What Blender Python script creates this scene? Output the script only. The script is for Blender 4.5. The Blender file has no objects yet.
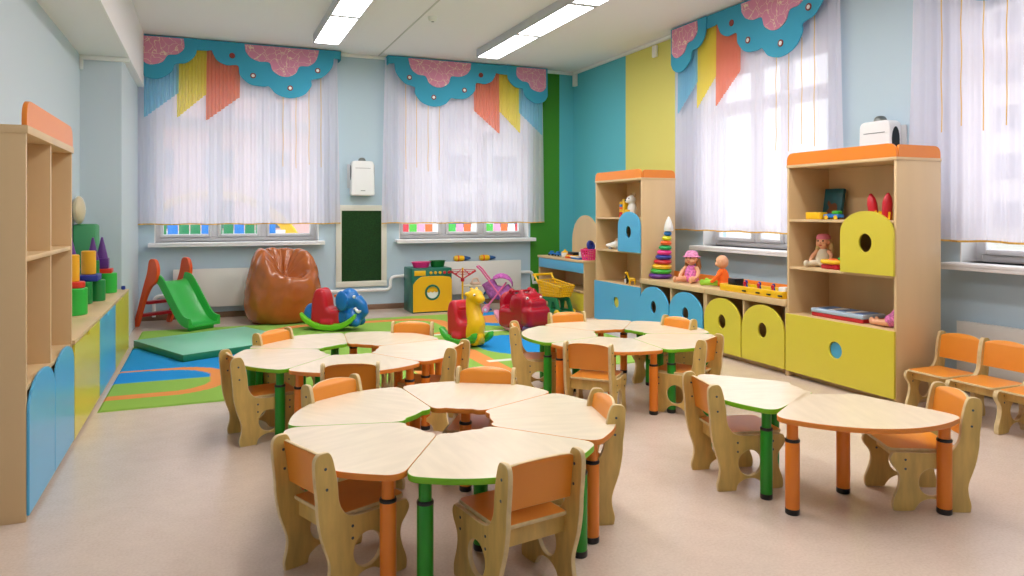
import bpy, bmesh, math, random
from mathutils import Vector, Matrix, noise
random.seed(7)
PI = math.pi
sc = bpy.context.scene
col = sc.collection
V = Vector

# ------------------------------------------------------------------ materials
def lin(c):
    return tuple(((x/255)/12.92 if x/255 <= .04045 else ((x/255+.055)/1.055)**2.4) for x in c)+(1.0,)
MATS = {}
def mat(name, c, rough=.5, spec=.5, metal=0, bump=0, bscale=60, var=0, vscale=8, stretch=(1,1,1), coat=0, sub=0):
    if name in MATS: return MATS[name]
    m = bpy.data.materials.new(name); m.use_nodes = True
    nt = m.node_tree; b = nt.nodes['Principled BSDF']
    b.inputs['Base Color'].default_value = lin(c)
    b.inputs['Roughness'].default_value = rough
    b.inputs['Specular IOR Level'].default_value = spec
    b.inputs['Metallic'].default_value = metal
    b.inputs['Coat Weight'].default_value = coat
    if var or bump:
        tc = nt.nodes.new('ShaderNodeTexCoord'); mp = nt.nodes.new('ShaderNodeMapping')
        mp.inputs['Scale'].default_value = stretch
        nt.links.new(tc.outputs['Object'], mp.inputs['Vector'])
    if var:
        n = nt.nodes.new('ShaderNodeTexNoise'); n.inputs['Scale'].default_value = vscale; n.inputs['Detail'].default_value = 4
        nt.links.new(mp.outputs['Vector'], n.inputs['Vector'])
        r = nt.nodes.new('ShaderNodeValToRGB')
        c0 = [max(0, x*(1-var)) for x in lin(c)[:3]]+[1]; c1 = [min(1, x*(1+var)) for x in lin(c)[:3]]+[1]
        r.color_ramp.elements[0].position = .32; r.color_ramp.elements[0].color = c0
        r.color_ramp.elements[1].position = .68; r.color_ramp.elements[1].color = c1
        nt.links.new(n.outputs['Fac'], r.inputs['Fac']); nt.links.new(r.outputs['Color'], b.inputs['Base Color'])
    if bump:
        n2 = nt.nodes.new('ShaderNodeTexNoise'); n2.inputs['Scale'].default_value = bscale; n2.inputs['Detail'].default_value = 5
        nt.links.new(mp.outputs['Vector'], n2.inputs['Vector'])
        bp = nt.nodes.new('ShaderNodeBump'); bp.inputs['Strength'].default_value = bump; bp.inputs['Distance'].default_value = .01
        nt.links.new(n2.outputs['Fac'], bp.inputs['Height']); nt.links.new(bp.outputs['Normal'], b.inputs['Normal'])
    MATS[name] = m
    return m
def plastic(name, c, rough=.28): return mat('plastic_'+name, c, rough)
RED = plastic('red', (196,28,44)); BLUE = plastic('blue', (22,112,190)); YEL = plastic('yellow', (240,190,20))
GRN = plastic('green', (60,176,50)); DGRN = plastic('dark_green', (20,120,70)); ORG = plastic('orange', (236,98,30))
PINK = plastic('pink', (240,50,140)); LPINK = plastic('light_pink', (236,150,180)); PUR = plastic('purple', (96,40,140))
WHT = plastic('white', (235,235,230)); BLK = plastic('black', (22,22,24)); NAVY = plastic('navy', (30,50,150)); TEALP = plastic('teal', (0,120,110))
LIME = plastic('lime', (120,205,40)); GREY = plastic('grey', (150,152,155)); LIL = plastic('lilac', (186,120,190)); BROWN = plastic('brown', (110,60,30))
SKIN = mat('doll_skin', (232,170,130), .45)
CREAM = mat('doll_cloth_cream', (225,215,190), .9); ORCL = mat('doll_cloth_orange', (245,110,30), .9); GRCL = mat('doll_cloth_green', (150,200,60), .9)
PKCL = mat('doll_cloth_pink', (226,120,180), .9, var=.5, vscale=60)
PKHAT = mat('doll_hat_pink', (238,150,190), .9, var=.35, vscale=50)
PLY = mat('plywood', (208,176,100), .42, var=.14, vscale=5, stretch=(6,6,1.2))
PLYE = mat('plywood_edge', (214,190,140), .5, var=.1, vscale=30, stretch=(1,1,1))
CHORG = mat('chair_orange', (228,142,44), .33, var=.03, vscale=8)
BIRCH = mat('tabletop_birch', (231,216,188), .22, var=.04, vscale=3, stretch=(1.5,8,1))
EDGEG = mat('edge_green', (120,190,30), .35); EDGEO = mat('edge_orange', (224,134,48), .35)
LEGG = mat('leg_green', (28,140,30), .28); LEGO = mat('leg_orange', (228,128,36), .28)
MAPLE = mat('maple_board', (214,184,138), .38, var=.06, vscale=3, stretch=(1,1,.18))
MAPLEI = mat('maple_board_horizontal', (214,184,138), .38, var=.06, vscale=3, stretch=(1,.2,1))
DBLUE = mat('door_blue', (84,174,218), .3); DYEL = mat('door_yellow', (214,200,64), .3); CROWN = mat('crown_orange', (236,136,40), .3)
WHITEP = mat('white_paint', (238,238,236), .45); PVC = mat('white_pvc', (242,242,244), .5)
RADM = mat('radiator_enamel', (226,224,218), .35)
TEAL = mat('valance_teal_felt', (62,164,198), .85, bump=.15, bscale=200)
GOLD = mat('ribbon_gold', (226,180,80), .5)
EYER = mat('eyelet_red', (140,50,40), .5)
LEATH = mat('brown_leather', (172,92,36), .24, coat=.25, bump=.16, bscale=14, var=.1, vscale=5)
SLATE = mat('lavender_screen', (30,50,30), .9)

def node_mat(name):
    m = bpy.data.materials.new(name); m.use_nodes = True
    return m, m.node_tree, m.node_tree.nodes['Principled BSDF']

# pink cloud felt with stitched cream squiggles
m, nt, b = node_mat('pink_felt_stitched'); b.inputs['Roughness'].default_value = .9
tc = nt.nodes.new('ShaderNodeTexCoord'); vo = nt.nodes.new('ShaderNodeTexVoronoi'); vo.feature = 'DISTANCE_TO_EDGE'; vo.inputs['Scale'].default_value = 11
nz = nt.nodes.new('ShaderNodeTexNoise'); nz.inputs['Scale'].default_value = 9
ad = nt.nodes.new('ShaderNodeMixRGB'); ad.blend_type = 'ADD'; ad.inputs[0].default_value = .12
nt.links.new(tc.outputs['Object'], nz.inputs['Vector']); nt.links.new(tc.outputs['Object'], ad.inputs[1]); nt.links.new(nz.outputs['Color'], ad.inputs[2])
nt.links.new(ad.outputs[0], vo.inputs['Vector'])
rp = nt.nodes.new('ShaderNodeValToRGB'); rp.color_ramp.interpolation = 'CONSTANT'
rp.color_ramp.elements[0].color = lin((240,214,196)); rp.color_ramp.elements[1].position = .022; rp.color_ramp.elements[1].color = lin((222,146,176))
nt.links.new(vo.outputs['Distance'], rp.inputs['Fac']); nt.links.new(rp.outputs['Color'], b.inputs['Base Color'])
PFELT = m

def sheer(name, c, opac, trans=.75):
    m = bpy.data.materials.new(name); m.use_nodes = True; nt = m.node_tree; nt.nodes.clear()
    out = nt.nodes.new('ShaderNodeOutputMaterial'); tr = nt.nodes.new('ShaderNodeBsdfTransparent')
    tl = nt.nodes.new('ShaderNodeBsdfTranslucent'); df = nt.nodes.new('ShaderNodeBsdfDiffuse')
    mx = nt.nodes.new('ShaderNodeMixShader'); mx2 = nt.nodes.new('ShaderNodeMixShader')
    tl.inputs['Color'].default_value = lin(c); df.inputs['Color'].default_value = lin(c)
    mx2.inputs[0].default_value = trans; nt.links.new(df.outputs[0], mx2.inputs[1]); nt.links.new(tl.outputs[0], mx2.inputs[2])
    mx.inputs[0].default_value = opac
    nt.links.new(tr.outputs[0], mx.inputs[1]); nt.links.new(mx2.outputs[0], mx.inputs[2]); nt.links.new(mx.outputs[0], out.inputs['Surface'])
    MATS[name] = m; return m
SHEER = sheer('sheer_white_voile', (244,240,252), .84, .5)
TBLUE = sheer('tulle_blue', (160,222,248), .82, .5); TYEL = sheer('tulle_yellow', (255,238,100), .82, .5); TCOR = sheer('tulle_coral', (255,158,124), .82, .5)

m = bpy.data.materials.new('window_glass'); m.use_nodes = True; nt = m.node_tree; nt.nodes.clear()
out = nt.nodes.new('ShaderNodeOutputMaterial'); tr = nt.nodes.new('ShaderNodeBsdfTransparent'); gl = nt.nodes.new('ShaderNodeBsdfGlossy')
gl.inputs['Roughness'].default_value = .02; mx = nt.nodes.new('ShaderNodeMixShader'); mx.inputs[0].default_value = .06
nt.links.new(tr.outputs[0], mx.inputs[1]); nt.links.new(gl.outputs[0], mx.inputs[2]); nt.links.new(mx.outputs[0], out.inputs['Surface'])
GLASS = m

m = bpy.data.materials.new('lamp_diffuser'); m.use_nodes = True; nt = m.node_tree; nt.nodes.clear()
out = nt.nodes.new('ShaderNodeOutputMaterial'); em = nt.nodes.new('ShaderNodeEmission'); em.inputs['Color'].default_value = (1,.965,.965,1); em.inputs['Strength'].default_value = 18.5
nt.links.new(em.outputs[0], out.inputs['Surface']); LAMP = m

# floor: speckled beige linoleum
m, nt, b = node_mat('speckled_linoleum')
tc = nt.nodes.new('ShaderNodeTexCoord'); n1 = nt.nodes.new('ShaderNodeTexNoise'); n1.inputs['Scale'].default_value = 90; n1.inputs['Detail'].default_value = 6
n2 = nt.nodes.new('ShaderNodeTexNoise'); n2.inputs['Scale'].default_value = 9; n2.inputs['Detail'].default_value = 5
r1 = nt.nodes.new('ShaderNodeValToRGB'); r1.color_ramp.elements[0].position = .36; r1.color_ramp.elements[0].color = lin((208,189,172)); r1.color_ramp.elements[1].position = .62; r1.color_ramp.elements[1].color = lin((215,197,181))
r2 = nt.nodes.new('ShaderNodeValToRGB'); r2.color_ramp.elements[0].position = .35; r2.color_ramp.elements[0].color = (.95,.945,.94,1); r2.color_ramp.elements[1].position = .65; r2.color_ramp.elements[1].color = (1,1,1,1)
mm = nt.nodes.new('ShaderNodeMixRGB'); mm.blend_type = 'MULTIPLY'; mm.inputs[0].default_value = 1
for n in (n1, n2): nt.links.new(tc.outputs['Object'], n.inputs['Vector'])
nt.links.new(n1.outputs['Fac'], r1.inputs['Fac']); nt.links.new(n2.outputs['Fac'], r2.inputs['Fac'])
nt.links.new(r1.outputs['Color'], mm.inputs[1]); nt.links.new(r2.outputs['Color'], mm.inputs[2]); nt.links.new(mm.outputs[0], b.inputs['Base Color'])
b.inputs['Roughness'].default_value = .24; b.inputs['Specular IOR Level'].default_value = .5
FLOORM = m

def stripe_mat(name, axis, stops, rough=.6):
    """painted wall whose colour changes at fixed world positions along one axis"""
    m, nt, b = node_mat(name); b.inputs['Roughness'].default_value = rough
    g = nt.nodes.new('ShaderNodeNewGeometry'); s = nt.nodes.new('ShaderNodeSeparateXYZ'); nt.links.new(g.outputs['Position'], s.inputs[0])
    last = None
    for lim, c in stops:
        if last is None:
            rgb = nt.nodes.new('ShaderNodeRGB'); rgb.outputs[0].default_value = lin(c); last = rgb.outputs[0]; continue
        gt = nt.nodes.new('ShaderNodeMath'); gt.operation = 'GREATER_THAN'; gt.inputs[1].default_value = lim
        nt.links.new(s.outputs[axis], gt.inputs[0])
        mx = nt.nodes.new('ShaderNodeMixRGB'); mx.inputs[2].default_value = lin(c)
        nt.links.new(gt.outputs[0], mx.inputs[0]); nt.links.new(last, mx.inputs[1]); last = mx.outputs[0]
    nz = nt.nodes.new('ShaderNodeTexNoise'); nz.inputs['Scale'].default_value = 120
    bp = nt.nodes.new('ShaderNodeBump'); bp.inputs['Strength'].default_value = .05; nt.links.new(nz.outputs['Fac'], bp.inputs['Height']); nt.links.new(bp.outputs['Normal'], b.inputs['Normal'])
    nt.links.new(last, b.inputs['Base Color']); return m
PALE = (186,207,220); TURQ = (92,186,200); GRNW = (62,140,26); YELW = (222,214,112)
WBACK = stripe_mat('wall_paint_back', 'X', [(None, PALE), (4.38, GRNW), (4.86, TURQ)])
WRIGHT = stripe_mat('wall_paint_right', 'Y', [(None, PALE), (7.17, YELW), (8.27, TURQ)])
WPALE = stripe_mat('wall_paint_pale', 'Y', [(None, (203,215,224))])
CEILM = mat('ceiling_paint', (246,240,243), .8)

# ------------------------------------------------------------------ mesh helpers
def finish(bm, name, mats, parent=None, smooth=True, angle=38):
    me = bpy.data.meshes.new(name); bm.to_mesh(me); bm.free()
    return link(me, name, mats, parent, smooth, angle)
def link(me, name, mats, parent=None, smooth=True, angle=38):
    if not isinstance(mats, (list, tuple)): mats = [mats]
    for m in mats: me.materials.append(m)
    if smooth:
        for p in me.polygons: p.use_smooth = True
        me.set_sharp_from_angle(angle=math.radians(angle))
    o = bpy.data.objects.new(name, me); col.objects.link(o)
    if parent: o.parent = parent
    return o
def B(): return bmesh.new()
def box(bm, x0, x1, y0, y1, z0, z1, mi=0, bev=0, M=None, seg=2):
    vs = [bm.verts.new((x, y, z)) for x in (x0, x1) for y in (y0, y1) for z in (z0, z1)]
    F = [(0,1,3,2),(4,6,7,5),(0,4,5,1),(2,3,7,6),(0,2,6,4),(1,5,7,3)]
    fs = [bm.faces.new([vs[i] for i in f]) for f in F]
    for f in fs: f.material_index = mi
    geo = vs
    if bev:
        es = list({e for f in fs for e in f.edges})
        r = bmesh.ops.bevel(bm, geom=es, offset=bev, segments=seg, affect='EDGES', profile=.5)
        geo = list({v for f in r['faces'] for v in f.verts} | {v for v in vs if v.is_valid})
        for f in r['faces']: f.material_index = mi
    if M: bmesh.ops.transform(bm, matrix=M, verts=geo)
    return geo
def ring_frame(d):
    d = d.normalized(); a = V((0,0,1)) if abs(d.z) < .9 else V((1,0,0))
    u = d.cross(a).normalized(); return u, d.cross(u).normalized()
def tube(bm, pts, r, n=10, mi=0, closed=False, cap=True):
    pts = [V(p) for p in pts]; rs = r if isinstance(r, (list, tuple)) else [r]*len(pts)
    rings = []
    u = None
    for i, p in enumerate(pts):
        a = pts[(i-1) % len(pts)] if (i or closed) else p; c = pts[(i+1) % len(pts)] if (i < len(pts)-1 or closed) else p
        d = (c-a).normalized()
        if u is None: u, w = ring_frame(d)
        else:
            u = (u-d*u.dot(d)); u = u.normalized() if u.length > 1e-6 else ring_frame(d)[0]; w = d.cross(u)
        rings.append([bm.verts.new(p+(u*math.cos(2*PI*k/n)+w*math.sin(2*PI*k/n))*rs[i]) for k in range(n)])
    m = len(rings)
    for i in range(m if closed else m-1):
        A, C = rings[i], rings[(i+1) % m]
        for k in range(n):
            f = bm.faces.new((A[k], A[(k+1) % n], C[(k+1) % n], C[k])); f.material_index = mi
    if cap and not closed:
        f = bm.faces.new(rings[0][::-1]); f.material_index = mi
        f = bm.faces.new(rings[-1]); f.material_index = mi
def lathe(bm, prof, c=(0,0,0), n=24, mi=0, M=None):
    c = V(c); rings = []
    for r, z in prof:
        if r < 1e-6: rings.append([bm.verts.new(c+V((0,0,z)))])
        else: rings.append([bm.verts.new(c+V((r*math.cos(2*PI*k/n), r*math.sin(2*PI*k/n), z))) for k in range(n)])
    for A, C in zip(rings, rings[1:]):
        for k in range(n):
            k2 = (k+1) % n
            if len(A) == 1 and len(C) == 1: continue
            if len(A) == 1: vs = (A[0], C[k2], C[k])[::-1]
            elif len(C) == 1: vs = (A[k], A[k2], C[0])
            else: vs = (A[k], A[k2], C[k2], C[k])
            bm.faces.new(vs).material_index = mi
    if len(rings[0]) > 1: bm.faces.new(rings[0][::-1]).material_index = mi
    if len(rings[-1]) > 1: bm.faces.new(rings[-1]).material_index = mi
    if M:
        bmesh.ops.transform(bm, matrix=M, verts=[v for r in rings for v in r])
def ell(bm, c, r, mi=0, rot=None, n=20, k=12):
    if isinstance(r, (int, float)): r = (r, r, r)
    g = bmesh.ops.create_uvsphere(bm, u_segments=n, v_segments=k, radius=1)
    M = Matrix.Translation(c)
    if rot: M = M @ rot
    M = M @ Matrix.Diagonal((r[0], r[1], r[2], 1))
    bmesh.ops.transform(bm, matrix=M, verts=g['verts'])
    for f in {f for v in g['verts'] for f in v.link_faces}: f.material_index = mi
def cr(pts, n=6, closed=True):
    """Catmull-Rom through 2-D points"""
    out = []; N = len(pts); rng = range(N) if closed else range(N-1)
    for i in rng:
        if closed: p0, p1, p2, p3 = pts[i-1], pts[i], pts[(i+1) % N], pts[(i+2) % N]
        else: p0, p1, p2, p3 = pts[max(i-1, 0)], pts[i], pts[i+1], pts[min(i+2, N-1)]
        for j in range(n):
            t = j/n
            out.append(tuple(.5*(2*b+(c-a)*t+(2*a-5*b+4*c-d)*t*t+(3*b-a-3*c+d)*t**3) for a, b, c, d in zip(p0, p1, p2, p3)))
    if not closed: out.append(tuple(pts[-1]))
    return out
def circ(cx, cy, rx, ry=None, n=28):
    ry = ry or rx
    return [(cx+rx*math.cos(2*PI*k/n), cy+ry*math.sin(2*PI*k/n)) for k in range(n)]
def rpoly(pts, rad, n=6):
    out = []; N = len(pts)
    rads = rad if isinstance(rad, (list, tuple)) else [rad]*N
    for i in range(N):
        p, a, c, r = V(pts[i]), V(pts[i-1]), V(pts[(i+1) % N]), rads[i]
        if r <= 0: out.append(tuple(p)); continue
        s = p+(a-p).normalized()*r; e = p+(c-p).normalized()*r
        for j in range(n+1):
            t = j/n; out.append(tuple(s*(1-t)**2+p*2*t*(1-t)+e*t*t))
    return out
def flat_mesh(polys, thick, bev=.002, M=None, mi_face=0, mi_edge=1):
    """filled 2-D outline (first polygon) with holes, extruded; in XY, centred on z = 0, then transformed"""
    cu = bpy.data.curves.new('tmp', 'CURVE'); cu.dimensions = '2D'; cu.fill_mode = 'BOTH'
    cu.extrude = thick/2-bev; cu.bevel_depth = bev; cu.bevel_resolution = 1; cu.offset = -bev
    for P in polys:
        s = cu.splines.new('POLY'); s.points.add(len(P)-1); s.use_cyclic_u = True
        for i, p in enumerate(P): s.points[i].co = (p[0], p[1], 0, 1)
    ob = bpy.data.objects.new('tmp', cu); col.objects.link(ob)
    dg = bpy.context.evaluated_depsgraph_get()
    me = bpy.data.meshes.new_from_object(ob.evaluated_get(dg))
    bpy.data.objects.remove(ob); bpy.data.curves.remove(cu)
    for p in me.polygons: p.material_index = mi_face if abs(p.normal.z) > .95 else mi_edge
    if M: me.transform(M)
    return me
def flat(bm, polys, thick, M=None, mi=0, mie=None, bev=.002):
    me = flat_mesh(polys, thick, bev, M, mi, mi if mie is None else mie)
    bm.from_mesh(me); bpy.data.meshes.remove(me)
def frame(ex, ey, ez, o=(0,0,0)):
    m = Matrix.Identity(4)
    for i, e in enumerate((ex, ey, ez)):
        for j in range(3): m[j][i] = e[j]
    for j in range(3): m[j][3] = o[j]
    return m
XZ = lambda y=0: frame((1,0,0), (0,0,1), (0,-1,0), (0,y,0))      # drawing (x,z) placed in plane y
YZ = lambda x=0: frame((0,1,0), (0,0,1), (1,0,0), (x,0,0))       # drawing (y,z) placed in plane x
def T(x, y, z, rz=0): return Matrix.Translation((x, y, z)) @ Matrix.Rotation(rz, 4, 'Z')
def R(axis, deg): return Matrix.Rotation(math.radians(deg), 4, axis)
def blob(build, name, mats, parent, voxel=.012, smooth=6):
    """one continuous moulded surface from overlapping shapes"""
    bm = B(); build(bm)
    me = bpy.data.meshes.new('tmp'); bm.to_mesh(me); bm.free()
    ob = bpy.data.objects.new('tmp', me); col.objects.link(ob)
    r = ob.modifiers.new('r', 'REMESH'); r.mode = 'VOXEL'; r.voxel_size = voxel
    s = ob.modifiers.new('s', 'SMOOTH'); s.factor = .5; s.iterations = smooth
    dg = bpy.context.evaluated_depsgraph_get()
    out = bpy.data.meshes.new_from_object(ob.evaluated_get(dg))
    bpy.data.objects.remove(ob); bpy.data.meshes.remove(me)
    return link(out, name, mats, parent, True, 180)

# ------------------------------------------------------------------ object helpers
def tag(o, label, cat, group=None, kind=None):
    o['label'] = label; o['category'] = cat
    if group: o['group'] = group
    if kind: o['kind'] = kind
    return o
def thing(name, label, cat, loc=(0,0,0), rz=0, group=None):
    o = bpy.data.objects.new(name, None); o.empty_display_size = .1; col.objects.link(o)
    o.location = loc; o.rotation_euler = (0, 0, rz)
    return tag(o, label, cat, group)
def structure(o, kind='structure'):
    o['kind'] = kind; return o
def copy_tree(o, loc=None, rz=None, label=None, group=None, parent=None):
    c = o.copy(); col.objects.link(c)
    if parent: c.parent = parent
    for ch in list(o.children): copy_tree(ch, parent=c)
    if loc is not None: c.location = loc
    if rz is not None: c.rotation_euler = (0, 0, rz)
    if label: c['label'] = label
    if group: c['group'] = group
    return c

# ------------------------------------------------------------------ camera
F_PX, HY = 725.0, 213.0
YAW = math.atan(304/725)
cam = bpy.data.cameras.new('camera'); cam.sensor_width = 36; cam.lens = F_PX/1024*36; cam.shift_y = -(288-HY)/1024
cam.clip_start = .05; cam.clip_end = 300
co = bpy.data.objects.new('camera', cam); col.objects.link(co); co.location = (0, 0, 1.3); co.rotation_euler = (PI/2, 0, -YAW)
sc.camera = co

# ------------------------------------------------------------------ room shell
XL, XR, YB, YF, ZC, WT = -1.12, 5.1, 9.75, -1.6, 3.42, .32
WZ0, WZ1 = .94, 2.88
BW = [(-.60, 1.34), (2.41, 4.35)]            # back wall windows (x range)
RW = [(1.70, 3.64), (4.86, 6.64)]            # right wall windows (y range)
bm = B(); box(bm, XL-.3, XR+WT, YF-.3, YB+WT, -.2, 0); structure(finish(bm, 'floor', FLOORM))
bm = B(); box(bm, XL-.3, XR+WT, YF-.3, YB+WT, ZC, ZC+.2); structure(finish(bm, 'ceiling', CEILM))
def wall_seg(bm, along, a0, a1, holes, p0, p1):
    def q(s0, s1, z0, z1):
        if along == 'x': box(bm, s0, s1, p0, p1, z0, z1)
        else: box(bm, p0, p1, s0, s1, z0, z1)
    cur = a0
    for h0, h1 in holes:
        q(cur, h0, 0, ZC); q(h0, h1, 0, WZ0); q(h0, h1, WZ1, ZC); cur = h1
    q(cur, a1, 0, ZC)
bm = B(); wall_seg(bm, 'x', XL-.3, XR+WT, BW, YB, YB+WT); structure(finish(bm, 'wall_back', WBACK, smooth=False))
bm = B(); wall_seg(bm, 'y', YF, YB, RW, XR, XR+WT); structure(finish(bm, 'wall_right', WRIGHT, smooth=False))
bm = B(); box(bm, XL-.3, XL, YF, YB, 0, ZC); structure(finish(bm, 'wall_left', WPALE, smooth=False))
bm = B(); box(bm, XL-.3, XR+WT, YF-.3, YF, 0, ZC); structure(finish(bm, 'wall_front', WPALE, smooth=False))
bm = B(); box(bm, XL, -.77, 7.92, YB, 0, 2.8); structure(finish(bm, 'wall_corner', WPALE, smooth=False))
bm = B(); box(bm, XL, -.70, YF, YB, 2.8, ZC); structure(finish(bm, 'ceiling_beam', CEILM, smooth=False))
BASE = mat('baseboard_brown', (128,98,76), .5)
bm = B(); box(bm, -.77, XR, YB-.015, YB, 0, .07, bev=.003); structure(finish(bm, 'baseboard_back', BASE))
bm = B(); box(bm, XR-.015, XR, YF, YB-.015, 0, .07, bev=.003); structure(finish(bm, 'baseboard_right', BASE))
bm = B(); box(bm, XL, -.77, 7.905, 7.92, 0, .07, bev=.003); structure(finish(bm, 'baseboard_corner', BASE))
def cornice(name, pts):
    bm = B()
    for (x0, x1, y0, y1) in pts: box(bm, x0, x1, y0, y1, ZC-.045, ZC, bev=.012)
    structure(finish(bm, name, WHITEP))
cornice('trim_1', [(-.70, XR, YB-.045, YB)])
cornice('trim_2', [(XR-.045, XR, YF, YB-.045)])
bm = B(); box(bm, XL, -.70, 7.885, 7.92, 2.755, 2.8, bev=.01); structure(finish(bm, 'trim_3', WHITEP))
bm = B(); box(bm, 2.11, 2.13, YF, YB-.05, ZC-.006, ZC, bev=.002); structure(finish(bm, 'trim_4', mat('ceiling_seam', (206,202,198), .8)))
# small cable ducts under the ceiling
bm = B(); box(bm, XR-.05, XR, 9.62, 9.70, 3.2, 3.38, bev=.006); structure(finish(bm, 'trim_5', WHITEP))
bm = B(); box(bm, XR-.04, XR, 7.52, 7.60, 3.22, 3.36, bev=.006); structure(finish(bm, 'trim_6', WHITEP))
bm = B(); box(bm, XL, XL+.03, 7.88, 7.92, 2.66, 2.76, bev=.006); structure(finish(bm, 'trim_7', WHITEP))

# windows, local frame: s along the wall (viewer's left to right), -y into the room, origin on the inner wall face
def window(name, M, w=1.94):
    root = bpy.data.objects.new(name, None); col.objects.link(root); root.matrix_world = M; structure(root)
    bm = B()
    box(bm, 0, .01, -.004, .2, WZ0, WZ1); box(bm, w-.01, w, -.004, .2, WZ0, WZ1); box(bm, .01, w-.01, -.004, .2, WZ1-.01, WZ1)
    finish(bm, 'reveal', WHITEP, root, False)
    f0, f1 = .16, .22; bm = B(); fw = .055
    def bar(s0, s1, z0, z1, d=0): box(bm, s0, s1, f0+d, f1+d, z0, z1, bev=.008)
    z0 = WZ0
    bar(0, fw, z0, WZ1); bar(w-fw, w, z0, WZ1); bar(fw, w-fw, z0, z0+fw); bar(fw, w-fw, WZ1-fw, WZ1)
    for s in (.68, w-.68): bar(s-.035, s+.035, z0+fw, WZ1-fw)
    for a, c in ((fw, .645), (.715, w-.715), (w-.645, w-fw)):
        bar(a, c, 2.40, 2.46)
        for lo, hi in ((z0+fw, 2.40), (2.46, WZ1-fw)):
            g = .04
            bar(a, a+g, lo, hi, -.02); bar(c-g, c, lo, hi, -.02); bar(a+g, c-g, lo, lo+g, -.02); bar(a+g, c-g, hi-g, hi, -.02)
    finish(bm, 'window_frame', PVC, root)
    bm = B(); box(bm, .02, w-.02, .188, .192, z0+.02, WZ1-.02); finish(bm, 'pane', GLASS, root, False)
    bm = B(); box(bm, -.06, w+.06, -.15, .2, WZ0-.035, WZ0, bev=.008); box(bm, -.06, w+.06, -.15, -.135, WZ0-.05, WZ0-.02, bev=.004)
    finish(bm, 'window_sill', PVC, root)
    bm = B(); box(bm, .75, .77, .12, .14, 1.55, 1.68, bev=.006); box(bm, .745, .775, .135, .15, 1.5, 1.58, bev=.004)
    finish(bm, 'window_handle', WHITEP, root)
    return root
FB = lambda x: T(x, YB, 0, 0)
FR = lambda y: T(XR, y, 0, -PI/2)
window('window_1', FB(BW[0][0])); window('window_2', FB(BW[1][0])); window('window_3', FR(RW[1][1]), 1.78); window('window_4', FR(RW[0][1]))

# ------------------------------------------------------------------ curtains and valances (local window frame)
CW = 2.36
def make_curtain(M, label, zb, mirror=False):
    rnd = random.Random(hash(label) % 1000 if False else len(label)*7)
    n, rows = 420, 7; bm = B(); ph = [rnd.uniform(0, 6.28) for _ in range(6)]
    def off(s):
        return -.085+.011*math.sin(s*58+2.5*math.sin(s*5+ph[0])+ph[1])+.005*math.sin(s*131+ph[2])+.012*math.sin(s*9+ph[3])
    grid = []
    for r in range(rows):
        z = 3.39+(zb-3.39)*r/(rows-1); amp = .55+.45*r/(rows-1)
        row = []
        for i in range(n+1):
            t = i/n; flare = .045*(r/(rows-1))
            s = -.02-flare+(CW+2*flare-.02)*t
            row.append(bm.verts.new((s, -.085+(off(s)+.085)*amp, z+(.004*math.sin(s*14) if r == rows-1 else 0))))
        grid.append(row)
    for A, C in zip(grid, grid[1:]):
        for i in range(n): bm.faces.new((A[i], A[i+1], C[i+1], C[i]))
    c = finish(bm, 'sheer_curtain', SHEER, None, True, 180); c.matrix_world = M
    tag(c, label, 'curtain', 'sheer white curtains')
    bm = B(); prev = None
    rows2 = []
    for i in range(n+1):
        s = -.065+(CW+.07)*i/n; y = off(s); z = zb+.004*math.sin(s*14)
        rows2.append([bm.verts.new((s, y+d, z+h)) for d, h in ((-.003, .006), (-.003, -.008), (.003, -.008), (.003, .006))])
    for a, b_ in zip(rows2, rows2[1:]):
        for k in range(4): bm.faces.new((a[k], a[(k+1) % 4], b_[(k+1) % 4], b_[k]))
    finish(bm, 'gold_hem', GOLD, c)
    return c
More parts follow.
